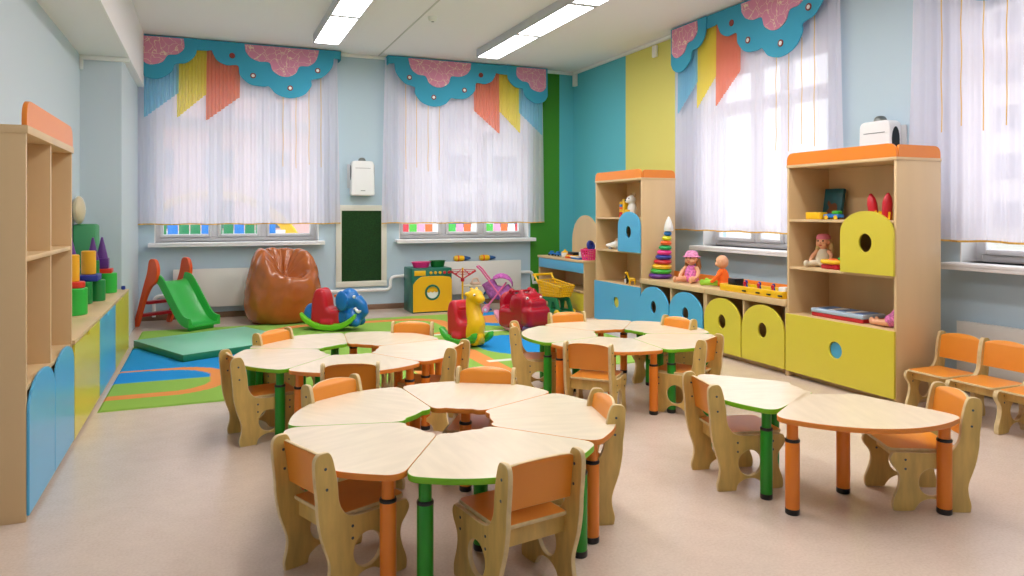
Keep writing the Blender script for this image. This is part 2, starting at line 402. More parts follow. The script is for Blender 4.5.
def make_valance(M, label, mirror=False):
    mx = (lambda s: CW-s) if mirror else (lambda s: s)
    mp = lambda pts: [(mx(s), ZC-.012+z) for s, z in pts][::(-1 if mirror else 1)]
    root = bpy.data.objects.new('cloud_valance', None); col.objects.link(root); root.matrix_world = M
    tag(root, label, 'valance', 'cloud shaped valances')
    big = [(.60,0), (.60,-.135), (.76,-.13)] + cr([(.80,-.12), (.86,-.235), (.97,-.29), (1.10,-.285), (1.125,-.40), (1.24,-.505), (1.40,-.525), (1.47,-.52), (1.56,-.61), (1.72,-.65), (1.89,-.60), (1.985,-.48), (1.99,-.40), (2.12,-.36), (2.24,-.23), (2.27,-.10)], 5, False) + [(CW,-.11), (CW,0)]
    small = [(0,0)] + cr([(0,-.40), (.04,-.47), (.13,-.515), (.24,-.505), (.36,-.42), (.40,-.325), (.52,-.30), (.62,-.20), (.64,-.06)], 5, False) + [(.64,0)]
    p1 = [(.03,-.014)] + cr([(.03,-.28), (.08,-.335), (.15,-.349), (.26,-.31), (.32,-.225), (.42,-.205), (.495,-.13), (.49,-.014)], 5, False)
    p2 = [(1.18,-.014)] + cr([(1.19,-.10), (1.25,-.175), (1.35,-.215), (1.47,-.22), (1.51,-.315), (1.60,-.375), (1.70,-.38), (1.79,-.33), (1.84,-.24), (1.95,-.225), (2.04,-.15), (2.08,-.014)], 5, False)
    bm = B(); flat(bm, [mp(big)], .014, XZ(-.165)); flat(bm, [mp(small)], .014, XZ(-.180))
    finish(bm, 'felt_backing', TEAL, root)
    bm = B()
    for s in (0, CW-.014): box(bm, s, s+.014, -.172, 0, ZC-.13, ZC-.012, bev=.003)
    box(bm, .014, CW-.014, -.16, -.02, ZC-.03, ZC-.012)
    finish(bm, 'pelmet_return', TEAL, root)
    for p, y in ((p1, -.190), (p2, -.175)):
        bm = B(); flat(bm, [mp(p)], .01, XZ(y)); finish(bm, 'pink_cloud', PFELT, root)
    for s, z in ((1.034,-.168), (1.278,-.397), (1.722,-.523), (2.063,-.275)):
        bm = B(); Mx = Matrix.Translation((mx(s), -.172, ZC-.012+z)) @ R('X', 90)
        lathe(bm, [(.034,0), (.034,.006), (.026,.010), (.020,.006)], n=18, mi=0, M=Mx); lathe(bm, [(.02,.0), (.02,.007)], n=14, mi=1, M=Mx)
        finish(bm, 'eyelet', [EYER, WHT if s > 1.1 else EYER], root)
    for (s0, s1, zt, zl, zr, m) in ((.06,.44,-.30,-.98,-.66,TBLUE), (.415,.745,-.10,-.965,-.66,TYEL), (.735,1.13,-.10,-.985,-.67,TCOR)):
        bm = B(); n = 120; A = []; C = []
        for i in range(n+1):
            t = i/n; s = s0+(s1-s0)*t
            step = math.floor(t*9)/9
            zbm = zl+(zr-zl)*(.6*step+.4*t)
            y = -.135+.011*math.sin(t*2*PI*9)
            A.append(bm.verts.new((mx(s), y*.99, ZC+zt))); C.append(bm.verts.new((mx(s0+(s1-s0)*t*.985), y, ZC+zbm)))
        for i in range(n): bm.faces.new((A[i], A[i+1], C[i+1], C[i]))
        finish(bm, 'pleated_tail', m, root, True, 180)
    return root
def make_ribbons(M, label, mirror=False):
    root = bpy.data.objects.new('ribbon_hanger', None); col.objects.link(root); root.matrix_world = M
    tag(root, label, 'ribbon', 'gold ribbons hanging from the valances')
    for k, (s, z0, z1) in enumerate(((1.637,-.62,-1.53), (1.796,-.62,-1.55), (1.957,-.55,-1.50), (2.107,-.35,-1.53))):
        x = CW-s if mirror else s
        bm = B(); prev = None; N = 24
        for i in range(N+1):
            t = i/N; z = ZC+z0+.02+(z1-z0-.02)*t; dx = .002*math.sin(i*.5+k)
            q = [bm.verts.new((x+dx+a, -.15+b_+.003*math.sin(i*.7), z)) for a, b_ in ((-.0035,-.001), (.0035,-.001), (.0035,.001), (-.0035,.001))]
            if prev:
                for j in range(4): bm.faces.new((prev[j], prev[(j+1) % 4], q[(j+1) % 4], q[j]))
            else: bm.faces.new(q)
            prev = q
        bm.faces.new(prev[::-1])
        finish(bm, 'ribbon', GOLD, root)
WIN = [(FB(-.76), 'left window of the back wall', False, 1.165), (FB(2.215), 'back wall window beside the green stripe', True, 1.165),
       (FR(6.99), 'right wall window above the low cabinets', False, 1.11), (FR(3.93), 'right wall window above the chair row', True, 1.10)]
for M, where, mir, zb in WIN:
    make_curtain(M, 'sheer white gold-hemmed curtain over the '+where, zb)
    make_valance(M, 'teal and pink cloud valance over the '+where, mir)
    make_ribbons(M, 'four thin gold ribbons hanging before the '+where, mir)

# ------------------------------------------------------------------ ceiling lights, detector
for x0, lab in ((1.16, 'long surface-mounted ceiling light, the left one of the two'), (3.22, 'long surface-mounted ceiling light, the right one of the two')):
    t = thing('ceiling_light', lab, 'light', (x0+.14, 4.9, ZC-.105), 0, 'ceiling lights')
    bm = B(); L = 3.95
    box(bm, -.15, .15, -L, L, .012, .105, bev=.004)
    for s in (-1, 1): box(bm, s*.15-.012 if s > 0 else -.15, .15 if s > 0 else -.138, -L, L, 0, .02, bev=.002)
    nseg = 6; sg = 2*L/nseg
    for k in range(nseg+1):
        yk = -L+k*sg; box(bm, -.138, .138, max(-L, yk-.04), min(L, yk+.04), 0, .014)
    finish(bm, 'housing', mat('lamp_housing', (200,200,204), .4), t)
    for k in range(nseg):
        bm = B(); box(bm, -.137, .137, -L+k*sg+.041, -L+(k+1)*sg-.041, .004, .011); finish(bm, 'diffuser', LAMP, t, False)
t = thing('smoke_detector', 'small round white smoke detector on the ceiling', 'smoke detector', (2.24, 7.56, ZC-.05))
bm = B(); lathe(bm, [(.03,0), (.045,.012), (.05,.03), (.055,.05)], n=24); finish(bm, 'cover', WHITEP, t)
bm = B(); lathe(bm, [(0,-.008), (.014,-.006), (.016,.0)], n=12); finish(bm, 'sensor', GREY, t)

# ------------------------------------------------------------------ radiators and pipes
def radiator(loc, rz, w, h, label):
    t = thing('radiator', label, 'radiator', loc, rz, 'white panel radiators')
    bm = B(); box(bm, -w/2, w/2, -.10, -.085, 0, h, bev=.006); finish(bm, 'front_panel', RADM, t)
    bm = B(); box(bm, -w/2, -w/2+.012, -.086, -.02, .01, h-.005, bev=.003); box(bm, w/2-.012, w/2, -.086, -.02, .01, h-.005, bev=.003)
    box(bm, -w/2+.02, w/2-.02, -.035, -.02, .03, h-.03)
    for k in range(3): box(bm, -.3+k*.28, -.27+k*.28, -.02, 0, .1, h-.1)
    finish(bm, 'casing', RADM, t)
    bm = B(); n = int(w/.025)
    for k in range(n): box(bm, -w/2+.012+k*(w-.024)/n, -w/2+.012+k*(w-.024)/n+.012, -.086, -.02, h-.012, h-.003)
    box(bm, -w/2, w/2, -.1, -.086, h-.008, h, bev=.002)
    finish(bm, 'top_grille', RADM, t)
    return t
radiator((.36, YB, .145), 0, 1.5, .47, 'long white radiator behind the slide and bean bag')
radiator((3.59, YB, .16), 0, 1.2, .46, 'white radiator under the window by the green stripe')
radiator((XR, 2.75, .10), -PI/2, 1.7, .42, 'white radiator behind the chair row')
def pipe(name, pts, r, label):
    bm = B(); tube(bm, pts, r, 10); o = finish(bm, name, WHITEP)
    return tag(o, label, 'pipe')
def arc_pts(a, b, c, n=6):
    a, b, c = V(a), V(b), V(c); return [tuple(a*(1-t)**2+b*2*t*(1-t)+c*t*t) for t in [k/n for k in range(n+1)]]
y = YB-.05
pipe('heating_pipe', [(1.12,y,.27), (2.1,y,.265)]+arc_pts((2.2,y,.262), (2.28,y,.262), (2.28,y,.32))+arc_pts((2.28,y,.36), (2.28,y,.44), (2.36,y,.44))+[(2.985,y,.45)], .022, 'white heating pipe along the back wall below the green board')
pipe('heating_pipe', [(4.195,y,.44), (4.3,y,.44)]+arc_pts((4.32,y,.44), (4.4,y,.44), (4.4,y,.36))+[(4.4,y,.28), (5.05,y,.27)], .022, 'white bent heating pipe at the right end of the back radiator')
pipe('heating_pipe', [(-.39,y,.30), (-.5,y,.3)]+arc_pts((-.52,y,.30), (-.6,y,.3), (-.6,y,.22))+[(-.6,y,.05)], .022, 'white heating pipe behind the slide ladder')

# ------------------------------------------------------------------ wall board and air purifiers
GRASS = mat('green_pile', (22,62,20), .95, bump=.8, bscale=180, var=.5, vscale=90)
t = thing('wall_board', 'dark green pile board in a white frame on the back wall', 'board', (1.897, YB, .315))
bm = B(); w, h = .34, 1.09
for a in ((-w, w, 0, .075), (-w, w, h-.075, h), (-w, -w+.075, .075, h-.075), (w-.075, w, .075, h-.075)): box(bm, a[0], a[1], -.03, 0, a[2], a[3], bev=.004)
finish(bm, 'frame', mat('board_frame', (222,220,208), .5), t)
bm = B(); box(bm, -w+.07, w-.07, -.02, -.004, .07, h-.07); finish(bm, 'pile_panel', GRASS, t)
def purifier(loc, rz, label):
    t = thing('air_purifier', label, 'air purifier', loc, rz, 'wall air purifiers')
    bm = B(); flat(bm, [rpoly([(-.158,0), (.158,0), (.145,.46), (-.145,.46)], [.03,.03,.05,.05])], .13, XZ(-.085), bev=.015); finish(bm, 'body', PVC, t)
    bm = B(); box(bm, -.185, .185, -.02, 0, .10, .42, bev=.01); finish(bm, 'wall_plate', mat('purifier_plate', (200,204,208), .4), t)
    bm = B(); lathe(bm, [(.05,-.01), (.05,.01), (.042,.03), (.028,.042), (0,.047)], n=20, M=Matrix.Translation((.0,-.08,.46))); finish(bm, 'dial', mat('dial_steel', (120,124,120), .3, metal=.7), t)
    for q in (-1, 1):
        bm = B(); lathe(bm, [(.0,0), (.045,0), (.048,.004), (.0,.005)], n=24, M=Matrix.Translation((q*.148,-.09,.30)) @ R('Y', 90*q) @ Matrix.Diagonal((2.2,.9,1,1))); finish(bm, 'side_vent', BLK, t)
    bm = B(); box(bm, -.1, .1, -.153, -.149, .36, .366); box(bm, -.03, .03, -.153, -.149, .06, .07); finish(bm, 'slot', GREY, t)
    return t
purifier((1.89, YB, 1.53), 0, 'white wall air purifier between the two back windows')
purifier((XR, 4.26, 1.58), -PI/2, 'white wall air purifier above the yellow-door shelf')

# ------------------------------------------------------------------ cabinets; local frame: s along the front (viewer's left to right), -y towards the room, front at y = 0
def arch(x0, x1, z0, z1, spring, n=14):
    """door outline with an arched top"""
    c = (x0+x1)/2; w = (x1-x0)/2; pts = [(x0, z0), (x1, z0)]
    for k in range(n+1):
        a = PI*k/n; pts.append((c+w*math.cos(a), spring+(z1-spring)*math.sin(a)))
    return pts
def carcass(bm, w, h, d, t=.018, base=.04, shelves=(), divs=(), mi=0, top_t=.022):
    box(bm, 0, t, 0, d, 0, h-top_t, bev=.001); box(bm, w-t, w, 0, d, 0, h-top_t, bev=.001)
    box(bm, t, w-t, d-.008, d-.002, base, h-top_t)
    box(bm, t, w-t, .03, d-.01, base, base+t)
    box(bm, t, w-t, .05, .065, 0, base)
    for z, a, c in shelves: box(bm, a, c, .004, d-.01, z-t, z, bev=.001)
    for s, z0, z1 in divs: box(bm, s-t/2, s+t/2, .006, d-.01, z0, z1, bev=.001)
def tall_shelf(label, M, cd, ch, cup, w=1.0, h=1.68, d=.43):
    t = thing('toy_shelf', label, 'shelf'); t.matrix_world = M; t['group'] = 'tall open toy shelves'
    bm = B(); carcass(bm, w, h, d, .02, .04, [(.50, .02, w-.02), (.875, .02, w-.02), (1.25, .02, w-.02)], [(.555, .875, 1.232)])
    finish(bm, 'carcass', MAPLE, t)
    bm = B(); box(bm, -.004, w+.004, -.006, d+.004, h-.022, h, bev=.002); finish(bm, 'top_board', MAPLEI, t)
    bm = B(); flat(bm, [rpoly([(0,h), (w,h), (w,h+.095), (0,h+.095)], [0,0,.07,.07])], .018, XZ(.004)); finish(bm, 'crown', CROWN, t)
    bm = B(); flat(bm, [rpoly([(.02,h), (d,h), (d,h+.085), (.02,h+.085)], [0,0,.06,.03])], .018, YZ(w-.01)); finish(bm, 'side_crown', CROWN, t)
    o = flat_mesh([arch(.545, w-.008, .872, 1.315, 1.16), circ(.762, 1.09, .055, .065)], .018, .002, XZ(-.012), 0, 0); link(o, 'arched_door', cd, t)
    o = flat_mesh([[(.004,.045), (w-.004,.045), (w-.004,.50), (.004,.50)], circ(.5, .29, .062, .062)], .018, .002, XZ(-.012), 0, 0); dr = link(o, 'drawer_front', cd, t)
    bm = B(); lathe(bm, [(.062,0), (.062,.004)], n=28, M=Matrix.Translation((.5,.004,.29)) @ R('X', 90)); finish(bm, 'drawer_hole_backing', ch, dr)
    return t
def low_cabinet(label, M, cd, w=1.0, h=.6, d=.43):
    t = thing('low_cabinet', label, 'cabinet'); t.matrix_world = M; t['group'] = 'low toy cabinets under the right window'
    bm = B(); carcass(bm, w, h-.028, d, .018, .04, (), [(w/2, .06, h-.05)]); finish(bm, 'carcass', MAPLE, t)
    bm = B(); box(bm, 0, w, -.012, d, h-.05, h, bev=.003); finish(bm, 'top_board', MAPLEI, t)
    bm = B(); box(bm, 0, w, d-.016, d, h, h+.07, bev=.002); finish(bm, 'back_lip', CROWN, t)
    for k in range(2):
        a, c = .01+k*(w/2), w/2-.006+k*(w/2)
        o = flat_mesh([arch(a, c, .05, .535, .33), circ((a+c)/2, .325, .052, .062)], .018, .002, XZ(-.014), 0, 0); link(o, 'arched_door', cd, t)
    return t
XF = 4.275
tall_shelf('tall birch toy shelf with yellow drawer and yellow arched door', T(XF, 4.50, 0, -PI/2), DYEL, DBLUE, True)
tall_shelf('tall birch toy shelf with blue drawer and blue arched door', T(XF, 7.61, 0, -PI/2), DBLUE, DYEL, True)
low_cabinet('low birch cabinet with two yellow arched doors', T(XF, 5.535, 0, -PI/2), DYEL, 1.03)
low_cabinet('low birch cabinet with two blue arched doors', T(XF, 6.635, 0, -PI/2), DBLUE, 1.09)

# left side: tall shelf and three low cabinets (fronts face +x); local frame rotated +90
def left_frame(y): return T(-.706, y, 0, PI/2)
t = thing('tall_shelf', 'tall birch shelf by the left wall with pale orange crown and two blue doors', 'shelf'); t.matrix_world = left_frame(3.6)
w, h, d = 1.125, 1.67, .41
bm = B(); carcass(bm, w, h, d, .022, .03, [(.565, .022, w-.022), (1.115, .022, w-.022)], [(w/2, .05, h-.03)]); finish(bm, 'carcass', MAPLE, t)
bm = B(); box(bm, -.004, w+.004, -.008, d, h-.035, h, bev=.002); finish(bm, 'top_board', MAPLEI, t)
bm = B(); flat(bm, [rpoly([(.0,h), (w,h), (w,h+.11), (.0,h+.11)], [0,0,.09,.09])], .02, XZ(.006), 0, 0); finish(bm, 'crown', CROWN, t)
for k in range(2):
    a, c = .006+k*w/2, w/2-.004+k*w/2
    o = flat_mesh([arch(a, c, .025, .59, .46)], .012, .003, XZ(-.0062), 0, 0); link(o, 'arched_door', DBLUE, t)
def left_cab(y, w, cd, label):
    t = thing('low_cabinet', label, 'cabinet'); t.matrix_world = left_frame(y); t['group'] = 'low cabinets along the left wall'
    h, d = .58, .40
    bm = B(); carcass(bm, w, h-.02, d, .018, .03); finish(bm, 'carcass', MAPLE, t)
    bm = B(); box(bm, 0, w, -.014, d, h-.022, h, bev=.003); finish(bm, 'top_board', MAPLEI, t)
    c = w/2
    o = flat_mesh([[(.006,.02), (w-.006,.02), (w-.006,h-.026)]+[(c+.05,h-.026), (c+.035,h-.045), (c,h-.052), (c-.035,h-.045), (c-.05,h-.026)]+[(.006,h-.026)]], .012, .002, XZ(-.0065), 0, 0); link(o, 'flap_door', cd, t)
left_cab(4.73, 1.035, DYEL, 'low yellow-door cabinet next to the tall left shelf')
left_cab(5.77, .93, DBLUE, 'low blue-door cabinet between two yellow-door cabinets')
left_cab(6.705, 1.05, DYEL, 'low yellow-door cabinet nearest the slide')

# play desk with arched back panel
t = thing('play_desk', 'birch play desk with a blue drawer front and shelf below', 'desk'); t.matrix_world = T(4.29, 9.26, 0, -PI/2)
w, h, d = 1.34, .71, .42
bm = B(); box(bm, 0, .02, 0, d, 0, h-.03); box(bm, w-.02, w, 0, d, 0, h-.03); box(bm, .02, w-.02, d-.01, d, .04, h-.03); box(bm, .02, w-.02, .02, d-.01, .30, .318); box(bm, .02, w-.02, .02, d-.01, .04, .058); box(bm, .02, w-.02, .1, .115, 0, .04)
box(bm, w/2-.01, w/2+.01, .02, d-.01, .058, .30)
finish(bm, 'carcass', MAPLE, t)
bm = B(); box(bm, -.01, w+.01, -.015, d, h-.03, h, bev=.003); finish(bm, 'top_board', MAPLEI, t)
bm = B(); box(bm, .022, w-.022, -.008, .010, h-.16, h-.034, bev=.002); finish(bm, 'drawer_front', DBLUE, t)
bm = B(); box(bm, w*.5, w-.025, .03, .045, .065, .29, bev=.002); finish(bm, 'bin_panel', DYEL, t)
t = thing('arched_panel', 'rounded birch back panel standing behind the play desk', 'panel', (4.74, 8.72, 0))
bm = B(); flat(bm, [arch(-.37, .37, .0, 1.27, .92)], .02, YZ(0)); finish(bm, 'board', MAPLE, t)
bm = B(); box(bm, .01, .05, -.3, .3, 0, .04); finish(bm, 'base_rail', MAPLE, t)

# ------------------------------------------------------------------ petal tables
def sector_outline(R=.665, r=.19, half=35.95, co=.075, ci=.045):
    h = math.radians(half); P = lambda rr, a: V((rr*math.cos(a), rr*math.sin(a)))
    pts = []
    def bez(s, c, e, n=7):
        for k in range(n+1):
            t = k/n; pts.append(tuple(s*(1-t)**2+c*2*t*(1-t)+e*t*t))
    bez(P(R-co, -h), P(R+.012, -h), P(R+.010, -h+co/R))
    n = 22
    for k in range(1, n): pts.append(tuple(P(R+.010+.038*math.sin(PI*k/n), -h+co/R+(2*h-2*co/R)*k/n)))
    bez(P(R+.010, h-co/R), P(R+.012, h), P(R-co, h))
    bez(P(r+ci*1.3, h), P(r-.012, h), P(r, h-ci*1.2/r))
    for k in range(1, 8): pts.append(tuple(P(r-.018*math.sin(PI*k/8), (h-ci*1.2/r)*(1-2*k/8))))
    bez(P(r, -h+ci*1.2/r), P(r-.012, -h), P(r+ci*1.3, -h))
    return pts
ZT = .42
TOP = {}
def proto_table(kind):
    t = thing('petal_table', kind, 'table')
    e, lg = (EDGEG, LEGG) if kind == 'green' else (EDGEO, LEGO)
    me = flat_mesh([sector_outline()], .022, .0015, Matrix.Translation((0,0,ZT-.011)), 0, 1)
    for p in me.polygons:
        if p.normal.z < -.5: p.material_index = 0
    link(me, 'tabletop', [BIRCH, e], t)
    for r, a in ((.622,30), (.622,-30), (.315,0)):
        x, y = r*math.cos(math.radians(a)), r*math.sin(math.radians(a))
        bm = B(); lathe(bm, [(.0225,.30), (.0225,ZT-.03), (.034,ZT-.028), (.034,ZT-.0215)], (x,y,0), 18); lathe(bm, [(.0275,.022), (.0285,.03), (.0285,.315), (.026,.321), (.02,.322)], (x,y,0), 20)
        l = finish(bm, 'leg', lg, t)
        bm = B(); lathe(bm, [(.0265,0), (.029,.004), (.029,.024), (.026,.026)], (x,y,0), 18); finish(bm, 'foot', BLK, l)
        bm = B(); lathe(bm, [(.0288,.312), (.0298,.314), (.0298,.321), (.027,.325)], (x,y,0), 18); finish(bm, 'collar', BLK, l)
    return t
PT = {}
def table(kind, cx, cy, deg, label, group):
    if kind not in PT:
        o = PT[kind] = proto_table(kind)
        o.location = (cx, cy, 0); o.rotation_euler = (0, 0, math.radians(deg)); o['label'] = label; o['group'] = group; return o
    return copy_tree(PT[kind], (cx, cy, 0), math.radians(deg), label, group)
gap = .001
def ring(cx, cy, phi, spec, group):
    for k, (kind, label) in enumerate(spec):
        a = phi+36+72*k; r = math.radians(a)
        table(kind, cx+gap*math.cos(r), cy+gap*math.sin(r), a, label, group)
ring(.949, 2.951, 22.5, [('orange', 'orange-edged petal table at the far side of the nearest ring'),
    ('green', 'green-edged petal table at the left of the nearest ring'),
    ('orange', 'orange-edged petal table in front left of the nearest ring'),
    ('green', 'green-edged petal table nearest the camera'),
    ('orange', 'orange-edged petal table at the right of the nearest ring')], 'petal tables of the nearest ring')
ring(.845, 4.73, 11.5, [('orange', 'orange-edged petal table at the far side of the left ring'),
    ('green', 'green-edged petal table at the far left of the left ring'),
    ('green', 'green-edged petal table at the left side of the left ring'),
    ('orange', 'orange-edged petal table in front of the left ring'),
    ('orange', 'orange-edged petal table at the right of the left ring')], 'petal tables of the left ring')
ring(2.77, 4.58, 49.5, [('orange', 'orange-edged petal table at the far side of the right ring'),
    ('green', 'green-edged petal table at the left of the right ring'),
    ('orange', 'orange-edged petal table in front of the right ring'),
    ('green', 'green-edged petal table at the right front of the right ring'),
    ('green', 'green-edged petal table at the far right of the right ring')], 'petal tables of the right ring')
table('green', 2.912, 2.785, 167.5, 'single green-edged petal table before the yellow-door shelf', 'pair of petal tables on the right').scale = (.95, .98, 1)
table('orange', 2.855, 2.825, 247.5, 'single orange-edged petal table at the right, all legs showing', 'pair of petal tables on the right').scale = (1.06, 1.06, 1)

# ------------------------------------------------------------------ children's chairs (local: faces +y)
SIDE = [(-.166,.500), (-.19,.497), (-.203,.484), (-.207,.459), (-.203,.40), (-.196,.34), (-.193,.285), (-.178,.207), (-.150,.125), (-.150,.078), (-.160,.036), (-.158,.010), (-.148,0), (-.072,0), (-.064,.010), (-.055,.032), (-.02,.052), (.022,.054), (.055,.038), (.074,.014), (.088,.002), (.158,0), (.170,.010), (.170,.045), (.150,.10), (.143,.142), (.150,.172), (.172,.200), (.182,.225), (.174,.248), (.150,.257), (0,.2565), (-.066,.264), (-.096,.289), (-.112,.327), (-.116,.375), (-.126,.435), (-.138,.478), (-.150,.496)]
def proto_chair():
    t = thing('small_chair', 'x', 'chair')
    for s in (-1, 1):
        bm = B()
        flat(bm, [cr(SIDE, 3), circ(.003, .128, .058, .060, 26)], .018, YZ(s*.145), 0, 1, .003)
        for y, z in ((-.165,.445), (-.160,.375), (.118,.225), (.118,.185), (-.06,.225), (-.06,.183)):
            for q in (-1, 1): lathe(bm, [(.0052,-.001), (.0052,.0015), (.003,.0025)], n=10, mi=2, M=Matrix.Translation((s*.145+q*.009, y, z)) @ R('Y', 90*q))
        finish(bm, 'side_panel', [PLY, PLYE, mat('bolt_steel', (90,100,108), .35, metal=.8)], t)
    bm = B(); flat(bm, [rpoly([(-.136,-.125), (.136,-.125), (.136,.178), (-.136,.178)], [.01,.01,.03,.03])], .014, Matrix.Translation((0,0,.262)), 0, 1, .004); finish(bm, 'seat', [CHORG, PLYE], t)
    bm = B()
    P = [(-.136,.325), (.136,.325), (.136,.470)]+[(.136*math.cos(PI*k/12), .470+.030*math.sin(PI*k/12)) for k in range(1, 12)]+[(-.136,.470)]
    flat(bm, [P], .012, Matrix.Translation((0,-.16,.41)) @ R('X', 8) @ XZ(0) @ Matrix.Translation((0,-.41,0)), 0, 1, .002)
    for v in bm.verts: v.co.y -= .028*(1-(v.co.x/.136)**2)-.012
    finish(bm, 'backrest', [CHORG, PLYE], t)
    bm = B(); box(bm, -.136, .136, -.105, -.090, .190, .252, bev=.002); finish(bm, 'crossbar', PLY, t)
    bm = B(); box(bm, -.136, .136, .105, .120, .200, .252, bev=.002); finish(bm, 'crossbar', PLY, t)
    return t
CHAIR = None
def chair(mx, my, dirdeg, toward, label, group):
    """mx, my: mid point between the tops of the two side panels; dirdeg: direction of the line through them"""
    global CHAIR
    a = math.radians(dirdeg); f = V((-math.sin(a), math.cos(a)))
    if f.dot(V(toward)-V((mx, my))) < 0: f = -f
    x, y = mx+f.x*.165, my+f.y*.165; rz = math.atan2(f.y, f.x)-PI/2
    if CHAIR is None:
        CHAIR = proto_chair(); CHAIR.location = (x, y, 0); CHAIR.rotation_euler = (0, 0, rz); CHAIR['label'] = label; CHAIR['group'] = group; return
    copy_tree(CHAIR, (x, y, 0), rz, label, group)
C1, C2, C3, C4 = (.949,2.951), (.845,4.73), (2.77,4.58), (2.9,2.8)
g = 'small orange chairs at the petal tables'
for a in [(.303,2.612,-67.7,C1,'orange chair seen from behind at the front left of the nearest ring'),
          (1.019,2.178,9.1,C1,'orange chair closest to the camera, its back towards us'),
          (1.604,2.771,-102.6,C1,'orange chair at the right side of the nearest ring'),
          (.553,3.554,30.7,C1,'orange chair between the nearest ring and the left ring, the left one'),
          (1.331,3.524,-30.5,C1,'orange chair at the far side of the nearest ring'),
          (2.218,2.893,-103.1,C4,'orange chair at the single green-edged table'),
          (3.125,2.262,-116.5,C4,'orange chair at the right end of the single orange-edged table'),
          (2.05,4.83,-113,C3,'orange chair at the left of the right ring beside the giraffe rocker'),
          (2.168,3.95,-46.1,C3,'orange chair in front of the right ring, back towards us'),
          (2.997,3.838,30.4,C3,'orange chair at the right front of the right ring'),
          (3.343,4.655,-79.2,C3,'orange chair between the right ring and the yellow arched doors'),
          (2.678,5.235,-5.6,C3,'orange chair at the far side of the right ring near the shopping cart'),
          (.127,4.438,-79.3,C2,'orange chair at the left side of the left ring, standing on the bare floor'),
          (.414,5.203,41.1,C2,'orange chair at the far left of the left ring by the gym mat'),
          (1.39,5.215,-26.7,C2,'orange chair at the far side of the left ring'),
          (1.41,4.237,54.5,C2,'orange chair at the right of the left ring'),
          (.705,3.923,-13.7,C2,'orange chair in front of the left ring, back towards us')]:
    chair(*a, g)
g = 'small orange chairs lined up by the right wall'
for mx, my, lab in ((4.60,3.275,'first orange chair of the wall row, touching the tall shelf'), (4.60,2.975,'middle orange chair of the row by the right wall'), (4.60,2.675,'orange chair of the wall row farthest from the tall shelf')):
    chair(mx, my, -90, (0, my), lab, g)

# ------------------------------------------------------------------ rug (woven pattern follows the pile, one colour per tuft)
def rring(x, y, x0, x1, y0, y1, rad):
    """signed distance to a rounded rectangle"""
    cx, cy = (x0+x1)/2, (y0+y1)/2; qx = abs(x-cx)-(x1-x0)/2+rad; qy = abs(y-cy)-(y1-y0)/2+rad
    return min(max(qx, qy), 0)+math.hypot(max(qx, 0), max(qy, 0))-rad
RG, RB, RO, RWH = lin((142,182,82)), lin((40,142,206)), lin((224,144,80)), lin((214,216,196))
def rug_colour(x, y):
    c = RG
    if 6.18 < y < 7.75 and x < .62: c = RB
    d = rring(x, y, -2.5, .15, 5.66, 6.66, .42)
    if d < 0: c = RB if y > 6.2 else RG
    if d < 0 and d > -(.055+.075*min(1, max(0, (x+.45)/.4)) if y > 6.2 else .13): c = RO
    d = rring(x, y, .62, 2.62, 7.35, 8.66, .45)
    if -.16 < d < 0: c = RO if (y > 7.45) else c
    e = math.hypot((x-3.38)/.60, (y-8.22)/.60)
    if e < 1: c = RB
    if math.hypot((x-3.36)/.42, (y-8.20)/.36) < 1: c = RO
    if math.hypot((x-2.85)/.45, (y-6.55)/.55) < 1: c = RB
    d = rring(x, y, 1.55, 2.32, 5.2, 6.75, .35)
    if -.17 < d < 0: c = RO
    if abs(y-7.40) < .03 and x > 2.0: c = RWH
    if abs(y-5.90) < .035 and x > 2.25: c = RWH
    return c
x0, x1, y0, y1, st = -.665, 3.95, 5.385, 8.86, .016
nx, ny = int((x1-x0)/st), int((y1-y0)/st)
verts = []; cols = []
for j in range(ny+1):
    for i in range(nx+1):
        x, y_ = x0+(x1-x0)*i/nx, y0+(y1-y0)*j/ny
        edge = i in (0, nx) or j in (0, ny)
        verts.append((x, y_, .001 if edge else .010)); cols.append(rug_colour(x, y_))
faces = [(j*(nx+1)+i, j*(nx+1)+i+1, (j+1)*(nx+1)+i+1, (j+1)*(nx+1)+i) for j in range(ny) for i in range(nx)]
me = bpy.data.meshes.new('rug'); me.from_pydata(verts, [], faces)
ca = me.color_attributes.new('weave', 'FLOAT_COLOR', 'POINT')
ca.data.foreach_set('color', [v for c in cols for v in c])
m, nt, b = node_mat('rug_pile'); b.inputs['Roughness'].default_value = .95; b.inputs['Specular IOR Level'].default_value = .1
at = nt.nodes.new('ShaderNodeAttribute'); at.attribute_name = 'weave'
nz = nt.nodes.new('ShaderNodeTexNoise'); nz.inputs['Scale'].default_value = 300; tc = nt.nodes.new('ShaderNodeTexCoord'); nt.links.new(tc.outputs['Object'], nz.inputs['Vector'])
bp = nt.nodes.new('ShaderNodeBump'); bp.inputs['Strength'].default_value = .5; bp.inputs['Distance'].default_value = .005; nt.links.new(nz.outputs['Fac'], bp.inputs['Height']); nt.links.new(bp.outputs['Normal'], b.inputs['Normal'])
nt.links.new(at.outputs['Color'], b.inputs['Base Color'])
tag(link(me, 'play_rug', m, None, False), 'large green, blue and orange play rug with looping bands', 'rug')

# gym mat
t = thing('gym_mat', 'flat square green gym mat lying on the rug before the slide', 'mat', (.083, 7.6, .0105), math.radians(25.4))
bm = B(); box(bm, -.57, .57, -.54, .54, 0, .065, bev=.008)
for f in bm.faces: f.material_index = 0 if f.normal.z > .8 else 1
finish(bm, 'pad', [mat('mat_top_vinyl', (122,196,164), .35), mat('mat_side_vinyl', (30,128,88), .4)], t)

